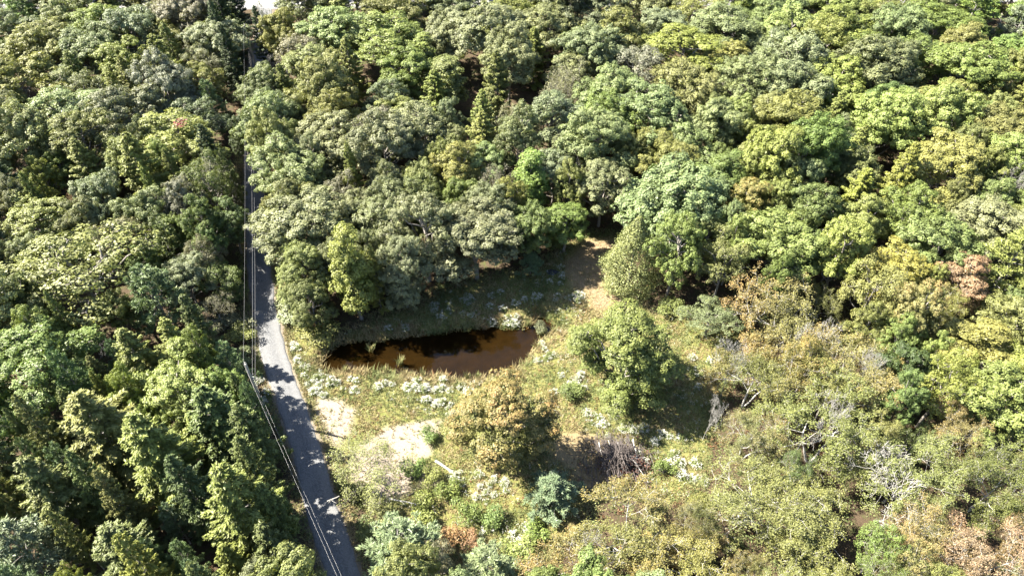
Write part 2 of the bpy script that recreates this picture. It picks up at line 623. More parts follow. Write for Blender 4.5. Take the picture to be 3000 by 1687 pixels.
def broadleaf(kind, seed, H0=13., R0=4.5, base=.34, nl=11, rl=(.36, .52), rc=.6, leaf=.26, lpc=26, spacing=.62, bark=None, openness=0., taper=.0, dense_in=.12, zspan=1.5):
    rng = np.random.default_rng(seed)
    bark = bark or M_BARK
    hb = H0 * base
    rz = (H0 - hb) / 2
    zc = hb + rz
    lobes = []
    ga = 2.39996
    for i in range(nl):
        t = (i + .5) / nl
        zz = 1 - zspan * t                         # from the top down
        rr = math.sqrt(max(0, 1 - zz * zz))
        if zz > 0:
            rr *= 1 - taper * zz
        a = i * ga + rng.uniform(-.6, .6)
        r = R0 * rng.uniform(*rl)
        q = rng.uniform(.62, 1.28)
        cx = math.cos(a) * rr * (R0 - r * .8) * q
        cy = math.sin(a) * rr * (R0 - r * .8) * q
        cz = zc + zz * (rz - r * .75) * rng.uniform(.8, 1.06) + rng.normal() * .55
        lobes.append((np.array([cx, cy, min(cz, H0 - r * .7)]), r))
    segs = []
    lean = rng.normal(size=2) * .25
    top = np.array([lean[0], lean[1], H0 * .72])
    segs += bent((0, 0, -.3), (lean[0] * .4, lean[1] * .4, hb), H0 * .021, H0 * .015, rng, 3, .04)
    segs += bent((lean[0] * .4, lean[1] * .4, hb), top, H0 * .015, H0 * .005, rng, 4, .05)
    CL, CR, CN = [], [], []
    for (c, r) in lobes:
        st = np.array([lean[0] * .5, lean[1] * .5, max(hb * .8, c[2] - np.hypot(c[0], c[1]) * .9 - .5)])
        st[2] = min(st[2], H0 * .68)
        segs += bent(st, c, H0 * .008, H0 * .0035, rng, 3, .14)
        n = int(4 * math.pi * r * r * .75 / spacing ** 2)
        D = rand_dirs(rng, n * 2)
        D = D[D[:, 2] > -.45][:n]
        rad = r * rng.uniform(.66, 1.2, len(D))
        P = c + D * rad[:, None] * np.array([1, 1, .85])
        keep = np.ones(len(P), bool)
        for (c2, r2) in lobes:
            if c2 is c:
                continue
            keep &= np.linalg.norm(P - c2, axis=1) > r2 * .74
        if openness:
            keep &= rng.random(len(P)) > openness
        P, D = P[keep], D[keep]
        CL.append(P)
        CN.append(unit(D + np.array([0, 0, .75])))
        for pnt in P[rng.random(len(P)) < .22]:
            segs += bent(c, pnt, H0 * .0032, .012, rng, 2, .15)
    CL = np.concatenate(CL)
    CN = np.concatenate(CN)
    nc = len(CL)
    cr = rc * rng.uniform(.6, 1.25, nc)
    # leaves on small domes
    idx = np.repeat(np.arange(nc), np.maximum(4, (lpc * (cr / rc) ** 2).astype(int)))
    n = len(idx)
    D = unit(rng.normal(size=(n, 3)) + CN[idx] * .9)
    P = CL[idx] + D * (cr[idx] * rng.uniform(.62, 1.08, n))[:, None] * np.array([1, 1, .8])
    Nn = unit(D * .9 + CN[idx] * .55 + rng.normal(size=(n, 3)) * .32)
    sz = leaf * rng.uniform(.6, 1.3, n)
    V1, F1 = cards(P, Nn, sz, sz * .72, rng, None, .15)
    ct = rng.random(nc)
    tint = np.clip(.5 * ct[idx] + .5 * rng.random(n), 0, 1)
    outer = np.linalg.norm((P - np.array([0, 0, zc])) / np.array([R0, R0, rz]), axis=1)
    tip = np.clip((outer - .55) * 1.3 + (P[:, 2] - zc) / rz * .3, 0, 1) * (.35 + .65 * ct[idx]) * rng.uniform(.5, 1.2, n)
    # sparse inner leaves, tinted darker to paint in the shade inside the crown
    ni = int(n * dense_in)
    li = rng.integers(0, len(lobes), ni)
    lc = np.array([l[0] for l in lobes])[li]
    lr = np.array([l[1] for l in lobes])[li]
    Pi = lc + rand_dirs(rng, ni) * (lr * rng.uniform(.2, .75, ni))[:, None]
    V2, F2 = cards(Pi, unit(rng.normal(size=(ni, 3)) + np.array([0, 0, .8])), leaf * 1.5, leaf * 1.2, rng)
    V = np.concatenate([V1, V2])
    F = np.concatenate([F1, F2 + len(V1)])
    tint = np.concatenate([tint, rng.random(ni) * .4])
    tip = np.concatenate([tip, np.zeros(ni)])
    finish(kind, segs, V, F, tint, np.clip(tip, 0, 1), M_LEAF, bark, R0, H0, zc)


def grow(rng, p, d, L, r, lev, segs, tips, maxlev, spread=.6, up=.12, kids=(3, 4), shrink=.66, nseg=3):
    """recursive branching; appends wood segments and twig tips"""
    p = np.array(p, float)
    d = unit(np.array(d, float))
    rr = r
    st = []
    for i in range(nseg):
        d = unit(d + rng.normal(size=3) * .16 + np.array([0, 0, up * (.5 if lev else .2)]))
        q = p + d * L / nseg
        r2 = rr * (.80 if lev < maxlev else .6)
        segs.append((p, q, rr, r2))
        p, rr = q, r2
        st.append((p.copy(), d.copy(), rr))
        if lev >= maxlev - 1:
            tips.append((p.copy(), d.copy()))
    if lev >= maxlev:
        return
    n = rng.integers(kids[0], kids[1] + 1)
    a0 = rng.uniform(0, 6.28)
    for i in range(n):
        j = min(nseg - 1, int(rng.integers(max(0, nseg - 2), nseg)))
        sp, sd, sr = st[j]
        a = a0 + i * 6.28 / n + rng.uniform(-.5, .5)
        s = unit(np.cross(sd, [math.cos(a), math.sin(a), .3]))
        nd = unit(sd * (1 - spread * .6) + s * spread * rng.uniform(.7, 1.2))
        grow(rng, sp, nd, L * shrink * rng.uniform(.8, 1.15), max(sr * .72, .012), lev + 1, segs, tips, maxlev, spread, up, kids, shrink, nseg)


def airy(kind, seed, H0=11., R0=4.5, leaf=.19, lpt=12, maxlev=4, bark=None, keep=1.0, spread=.75, r0=.16, tr=.42):
    rng = np.random.default_rng(seed)
    segs, tips = [], []
    nst = rng.integers(1, 3)
    for s in range(nst):
        a = rng.uniform(0, 6.28)
        ln = .0 if nst == 1 else .22
        grow(rng, (0, 0, -.3), (math.cos(a) * ln, math.sin(a) * ln, 1), H0 * .34, r0 * (1 if nst == 1 else .75), 0, segs, tips, maxlev, spread, .1, (3, 4), .68)
    T = np.array([t[0] for t in tips])
    ext = np.percentile(np.hypot(T[:, 0], T[:, 1]), 95)
    sx, szz = R0 / ext, H0 * .97 / T[:, 2].max()
    sc = np.array([sx, sx, szz])
    segs = [(a * sc, b * sc, r, q) for a, b, r, q in segs]
    T = T * sc
    if keep < 1:
        sel = rng.random(len(T)) < keep * np.clip(.4 + 1.2 * vnoise(T[:, :2] + T[:, 2:] * .7, 1.8, seed), 0, 1)
        T = T[sel]
    idx = np.repeat(np.arange(len(T)), lpt)
    n = len(idx)
    D = rand_dirs(rng, n)
    P = T[idx] + D * (tr * rng.uniform(.2, 1.1, n))[:, None] + np.array([0, 0, .05])
    Nn = unit(rng.normal(size=(n, 3)) * .8 + np.array([0, 0, .9]) + D * .3)
    s = leaf * rng.uniform(.6, 1.3, n)
    V, F = cards(P, Nn, s, s * .65, rng, None, .12)
    ct = rng.random(len(T))
    tint = np.clip(.65 * ct[idx] + .35 * rng.random(n), 0, 1)
    zc = H0 * .66
    outer = np.linalg.norm((P - np.array([0, 0, zc])) / np.array([R0, R0, H0 * .36]), axis=1)
    tip = np.clip((outer - .35) * 1.1, 0, 1) * (.3 + .7 * ct[idx]) * rng.uniform(.5, 1.3, n)
    finish(kind, segs, V, F, tint, np.clip(tip, 0, 1), M_LEAF, bark or M_PALE, R0, H0, zc, 4)


def bare(kind, seed, H0=11., R0=3.2, maxlev=4, bark=None, spread=.6, r0=.15, kids=(3, 4)):
    rng = np.random.default_rng(seed)
    segs, tips = [], []
    grow(rng, (0, 0, -.3), (.03, 0, 1), H0 * .36, r0, 0, segs, tips, maxlev, spread, .1, kids, .68)
    T = np.array([t[0] for t in tips])
    ext = np.percentile(np.hypot(T[:, 0], T[:, 1]), 95)
    sc = np.array([R0 / ext, R0 / ext, H0 * .97 / T[:, 2].max()])
    segs = [(a * sc, b * sc, max(r, .011), max(q, .009)) for a, b, r, q in segs]
    finish(kind, segs, None, None, None, None, None, bark or M_GREY, R0, H0, H0 * .6, 4)


def spruce(kind, seed, H0=14., R0=3.3, nb=120, droop=.25, ragged=.35, base=.1, npl=1.0, card=.38):
    rng = np.random.default_rng(seed)
    segs = bent((0, 0, -.3), (rng.normal() * .15, rng.normal() * .15, H0), H0 * .016, .02, rng, 5, .01)
    P, A, S, TI, TP = [], [], [], [], []
    for i in range(nb):
        t = ((i + rng.random()) / nb) ** .8
        z = H0 * (base + (1 - base) * t)
        Lb = R0 * ((1 - t) ** .72) * rng.uniform(1 - ragged, 1.12) + .22
        if t > .15 and rng.random() < .06:
            Lb *= 1.3
        a = i * 2.39996 + rng.uniform(-.4, .4)
        out = np.array([math.cos(a), math.sin(a), 0])
        sl = .35 * t + (-droop) * (1 - t) + rng.normal() * .08
        e1 = np.array([0, 0, z]) + out * Lb * .6 + np.array([0, 0, sl * Lb * .6])
        e2 = np.array([0, 0, z]) + out * Lb + np.array([0, 0, sl * Lb * .85 + .08 * Lb])
        s0 = np.array([0, 0, z])
        segs.append((s0, e1, .035 * (1 - t) + .012, .018))
        segs.append((e1, e2, .018, .008))
        # dead grey twigs near the stem
        side = np.array([-out[1], out[0], 0])
        nsp = max(3, int(Lb * 7 * npl))
        bt = rng.random()
        for j in range(nsp):
            f = .28 + .76 * (j + rng.random()) / nsp
            c = s0 + (e1 - s0) * (f / .6) if f < .6 else e1 + (e2 - e1) * ((f - .6) / .4)
            wid = Lb * .25 * (1.1 - f) + .10
            m_ = int(9 * npl) + 2
            sd = rng.choice([-1, 1], m_)
            l_ = rng.uniform(.0, 1, m_) * wid
            PP = c + side * (sd * l_)[:, None] + out * (l_ * .55)[:, None] + np.array([0, 0, 1]) * (rng.normal(size=m_) * .07 - l_ * .18)[:, None]
            AX = unit(out * 1.0 + side * (sd * .55)[:, None] + rng.normal(size=(m_, 3)) * .35 + np.array([0, 0, .15]))
            P.append(PP)
            A.append(AX)
            S.append(card * rng.uniform(.6, 1.25, m_))
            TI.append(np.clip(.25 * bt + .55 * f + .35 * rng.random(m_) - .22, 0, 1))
            TP.append(np.clip(rng.random(m_) * f, 0, 1))
    # upright leader
    m_ = 60
    hz_ = rng.uniform(0, 1, m_)
    aa = rng.uniform(0, 6.28, m_)
    P.append(np.column_stack([np.cos(aa) * .28 * (1 - hz_), np.sin(aa) * .28 * (1 - hz_), H0 - 1.0 + 1.25 * hz_]))
    A.append(unit(np.column_stack([np.cos(aa) * .5, np.sin(aa) * .5, np.ones(m_)])))
    S.append(np.full(m_, card * .9))
    TI.append(rng.uniform(.4, .9, m_))
    TP.append(np.zeros(m_))
    P, A, S, TI, TP = map(np.concatenate, (P, A, S, TI, TP))
    n = len(P)
    Nn = unit(rng.normal(size=(n, 3)) * .55 + np.array([0, 0, 1.0]) + unit(P * np.array([1, 1, 0])) * .35)
    V, F = cards(P, Nn, S, S * .32, rng, A, .2)
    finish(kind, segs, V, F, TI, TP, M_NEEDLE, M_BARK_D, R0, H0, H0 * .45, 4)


def pine(kind, seed, H0=13., R0=3.4, ntuft=480, nd=24, need=.42, base=.12, tuft=.34, conic=.7):
    rng = np.random.default_rng(seed)
    segs = bent((0, 0, -.3), (rng.normal() * .2, rng.normal() * .2, H0 * .97), H0 * .016, .02, rng, 4, .02)
    TC, TD = [], []
    nbr = 46
    for i in range(nbr):
        t = ((i + .5) / nbr) ** .85
        z = H0 * (base + (1 - base) * .97 * t)
        Lb = R0 * ((1 - t) ** conic) * rng.uniform(.7, 1.1) + .3
        a = i * 2.39996 + rng.uniform(-.5, .5)
        out = np.array([math.cos(a), math.sin(a), 0])
        e = np.array([0, 0, z]) + out * Lb + np.array([0, 0, Lb * (.12 + .35 * t)])
        segs += bent((0, 0, z - .2), e, .04 * (1 - t) + .014, .012, rng, 2, .05)
        k = max(3, int(ntuft / nbr * (Lb / R0 * 1.3 + .25)))
        f = rng.uniform(.35, 1.03, k)
        side = np.array([-out[1], out[0], 0])
        w = rng.normal(size=k) * Lb * .24 * (1.25 - f)
        P = np.array([0, 0, z]) + (e - np.array([0, 0, z])) * f[:, None] + side * w[:, None] + np.array([0, 0, 1]) * (rng.uniform(-.1, .3, k))[:, None]
        TC.append(P)
        TD.append(unit(out * .8 + side * (w / (Lb + .1))[:, None] + np.array([0, 0, .8]) + rng.normal(size=(k, 3)) * .25))
    TC = np.concatenate(TC)
    TD = np.concatenate(TD)
    nt_ = len(TC)
    idx = np.repeat(np.arange(nt_), nd)
    n = len(idx)
    D = unit(rng.normal(size=(n, 3)) * .75 + TD[idx])
    l = need * rng.uniform(.6, 1.15, n)
    P = TC[idx] + D * (l * .5)[:, None] + rng.normal(size=(n, 3)) * tuft * .28
    Nn = unit(np.cross(D, rng.normal(size=(n, 3))) + np.array([0, 0, .5]))
    V, F = cards(P, Nn, l, l * .26, rng, D, .1)
    ct = rng.random(nt_)
    tint = np.clip(.5 * ct[idx] + .5 * rng.random(n), 0, 1)
    finish(kind, segs, V, F, tint, rng.random(n) * .6, M_NEEDLE, M_BARK_D, R0, H0, H0 * .5, 4)


def cedar(kind, seed, H0=11., R0=3.0, n=24000):
    rng = np.random.default_rng(seed)
    segs = bent((0, 0, -.3), (0, 0, H0 * .9), .2, .03, rng, 4, .01)
    t = rng.random(n) ** .7
    z = H0 * (.02 + .97 * (1 - t) ** 1.0)
    h = z / H0
    prof = np.where(h < .25, .75 + h, 1.0 * ((1 - h) / .75) ** .8)
    a = rng.uniform(0, 2 * math.pi, n)
    lump = 1 + .24 * np.sin(a * 7 + z * 2.1) * np.sin(z * 3.3 + a * 3) + rng.normal(size=n) * .09
    r = R0 * prof * lump * rng.uniform(.82, 1.03, n)
    P = np.column_stack([np.cos(a) * r, np.sin(a) * r, z + rng.normal(size=n) * .08])
    out = np.column_stack([np.cos(a), np.sin(a), np.full(n, .5)])
    Nn = unit(out + rng.normal(size=(n, 3)) * .6)
    A = unit(np.column_stack([np.cos(a) * .5, np.sin(a) * .5, np.ones(n)]) + rng.normal(size=(n, 3)) * .4)
    s = .17 * rng.uniform(.6, 1.3, n)
    V, F = cards(P, Nn, s, s * .6, rng, A, .15)
    finish(kind, segs, V, F, rng.random(n), rng.random(n), M_NEEDLE, M_BARK_D, R0, H0, H0 * .42, 4)


def shrub(kind, seed, H0=1.8, R0=1.3, leaf=.15, n=1500, twigs=26):
    rng = np.random.default_rng(seed)
    nl = 6
    LC = np.column_stack([rng.normal(size=nl) * R0 * .42, rng.normal(size=nl) * R0 * .42, H0 * rng.uniform(.35, .7, nl)])
    LR = R0 * rng.uniform(.4, .62, nl)
    li = rng.integers(0, nl, n)
    D = rand_dirs(rng, n)
    D[:, 2] = np.abs(D[:, 2]) * .9 - .1
    P = LC[li] + D * (LR[li] * rng.uniform(.5, 1.1, n))[:, None]
    P[:, 2] = np.maximum(P[:, 2], .05)
    Nn = unit(D + rng.normal(size=(n, 3)) * .6 + np.array([0, 0, .6]))
    s = leaf * rng.uniform(.6, 1.4, n)
    V, F = cards(P, Nn, s, s * .65, rng, None, .15)
    segs = []
    for i in range(twigs):
        q = P[rng.integers(0, n)]
        segs += bent((rng.normal() * .1, rng.normal() * .1, -.05), q, .022, .008, rng, 2, .1)
    finish(kind, segs, V, F, np.clip(.4 * rng.random(nl)[li] + .6 * rng.random(n), 0, 1), rng.random(n), M_LEAF, M_BARK, R0, H0, H0 * .5, 4)


for s in range(7):
    broadleaf('oak', 100 + s, H0=13, R0=4.8, base=.24, nl=18 + s % 5, rl=(.2, .38), rc=.54, leaf=.215, lpc=74, spacing=.86, dense_in=.14)
for s in range(6):
    broadleaf('maple', 200 + s, H0=13, R0=4.0, base=.2, nl=19 + s % 4, rl=(.2, .36), rc=.43, leaf=.18, lpc=56, spacing=.69, taper=.3, zspan=1.7)
for s in range(3):
    broadleaf('egg_tree', 250 + s, H0=13, R0=4.4, base=.06, nl=32, rl=(.2, .35), rc=.43, leaf=.17, lpc=52, spacing=.64, taper=.5, zspan=1.9)
for s in range(4):
    broadleaf('loose_tree', 300 + s, H0=12, R0=4.2, base=.3, nl=15, rl=(.22, .38), rc=.5, leaf=.2, lpc=30, spacing=.66, openness=.25, dense_in=.05)
for s in range(3):
    broadleaf('column_tree', 350 + s, H0=13, R0=2.4, base=.08, nl=16, rl=(.34, .56), rc=.5, leaf=.22, lpc=40, spacing=.6, taper=.4, zspan=1.93)
for s in range(5):
    airy('airy_tree', 400 + s, H0=10.5, R0=4.8, leaf=.12, lpt=12, maxlev=5, keep=.8, tr=.34)
for s in range(2):
    airy('thin_tree', 450 + s, H0=8.5, R0=3.8, leaf=.13, lpt=4, maxlev=5, keep=.6, bark=M_BARK, r0=.11)
for s in range(3):
    bare('bare_tree', 500 + s, H0=10, R0=3.2, maxlev=5, r0=.085)
for s in range(5):
    spruce('spruce', 600 + s, H0=14, R0=3.4, nb=112 + 8 * s, ragged=.38 + .05 * s, npl=1.2)
for s in range(4):
    pine('pine', 700 + s, H0=12, R0=3.4, conic=.55 + .08 * s)
cedar('cedar', 800)
for s in range(5):
    shrub('shrub', 900 + s)


# ------------------------------------------------------------------ placing trees
PAL = {  # base colours of foliage
    'grey-green': (.142, .160, .078), 'pale green': (.146, .178, .070), 'green': (.116, .156, .046), 'olive': (.150, .162, .052),
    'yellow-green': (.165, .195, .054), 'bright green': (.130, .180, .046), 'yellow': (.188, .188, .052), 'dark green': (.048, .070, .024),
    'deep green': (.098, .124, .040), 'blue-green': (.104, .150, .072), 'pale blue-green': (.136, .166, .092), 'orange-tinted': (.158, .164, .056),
    'rust': (.20, .145, .080), 'brown-grey': (.148, .150, .092), 'orange': (.180, .168, .066), 'spruce green': (.165, .184, .046),
    'pink-orange': (.21, .160, .092), 'cedar green': (.150, .160, .054), 'leafy green': (.142, .164, .046), 'orange-tipped green': (.150, .160, .052)}
AUT = {'orange-tinted': .45, 'orange': .5, 'pink-orange': .6, 'rust': .5, 'yellow': .05, 'olive': .03, 'yellow-green': .03,
       'leafy green': .08, 'orange-tipped green': .62}
WORD = {'oak': 'oak', 'maple': 'maple', 'egg_tree': 'maple', 'loose_tree': 'loose-crowned tree', 'column_tree': 'narrow tree', 'airy_tree': 'sparse-leaved tree',
        'thin_tree': 'thin-leaved tree', 'bare_tree': 'bare tree', 'spruce': 'spruce', 'pine': 'pine', 'cedar': 'cedar', 'shrub': 'shrub'}
NAME = {'oak': 'oak_tree', 'maple': 'maple_tree', 'egg_tree': 'maple_tree', 'loose_tree': 'broadleaf_tree', 'column_tree': 'slender_tree', 'airy_tree': 'sparse_tree',
        'thin_tree': 'thin_tree', 'bare_tree': 'bare_tree', 'spruce': 'spruce_tree', 'pine': 'pine_tree', 'cedar': 'cedar_tree', 'shrub': 'shrub'}
prng = random.Random(7)
TREES = []      # (x, y, radius, height, px, py, label, ref)


def colour_of(cname, rnd=prng):
    c = PAL[cname]
    b = rnd.uniform(.88, 1.12)
    return (c[0] * b * rnd.uniform(.93, 1.07), c[1] * b, c[2] * b * rnd.uniform(.85, 1.15), AUT.get(cname, 0.0))


def put_tree(kind, x, y, rad, hgt, cname, label, group=None, ref=None, var=None, spin=None):
    vs_ = VAR[kind]
    v = vs_[prng.randrange(len(vs_)) if var is None else var % len(vs_)]
    root = link(NAME[kind], None, None, (x, y, tz(x, y)))
    s = rad / v['R']
    sk = prng.uniform(.86, 1.16) if kind in ('oak', 'maple', 'loose_tree', 'airy_tree') else 1.0
    root.scale = (s * sk, s / sk, hgt / v['H'])
    root.rotation_euler = (0, 0, prng.uniform(0, 6.283) if spin is None else spin)
    root.empty_display_size = .3
    tag(root, label, 'shrub' if kind == 'shrub' else 'tree', group)
    link('stem' if kind == 'shrub' else 'trunk', v['wood'], root)
    if v['leaf']:
        cr = link('foliage' if kind == 'shrub' else 'crown', v['leaf'], root)
        cr.color = colour_of(cname)
        if kind == 'airy_tree':
            cr.color = [q * .86 for q in cr.color[:3]] + [cr.color[3]]
    zc = v['ZC'] * hgt / v['H']
    px, py, dep = proj(x, y, zc)
    TREES.append((x, y, rad, hgt, px, py, label, ref, kind, cname))
    return root


def hero(kind, cx, cy, w, cname, hgt, label, ref=None, var=None, rmul=1.0, group=None):
    """cx, cy = crown centre and w = crown width in the 2576-px view; the crown centre height fixes the distance"""
    v = VAR[kind][0]
    zc = v['ZC'] * hgt / v['H']
    x, y = at2(cx, cy, zc)
    dep = y * C45 + (CAM_H - zc) * S45
    rad = .5 * w * K * dep / FOC * rmul * (1.14 if kind in ('maple', 'column_tree', 'loose_tree', 'airy_tree') else 1.0)
    return put_tree(kind, x, y, rad, hgt, cname, label, group, ref, var)


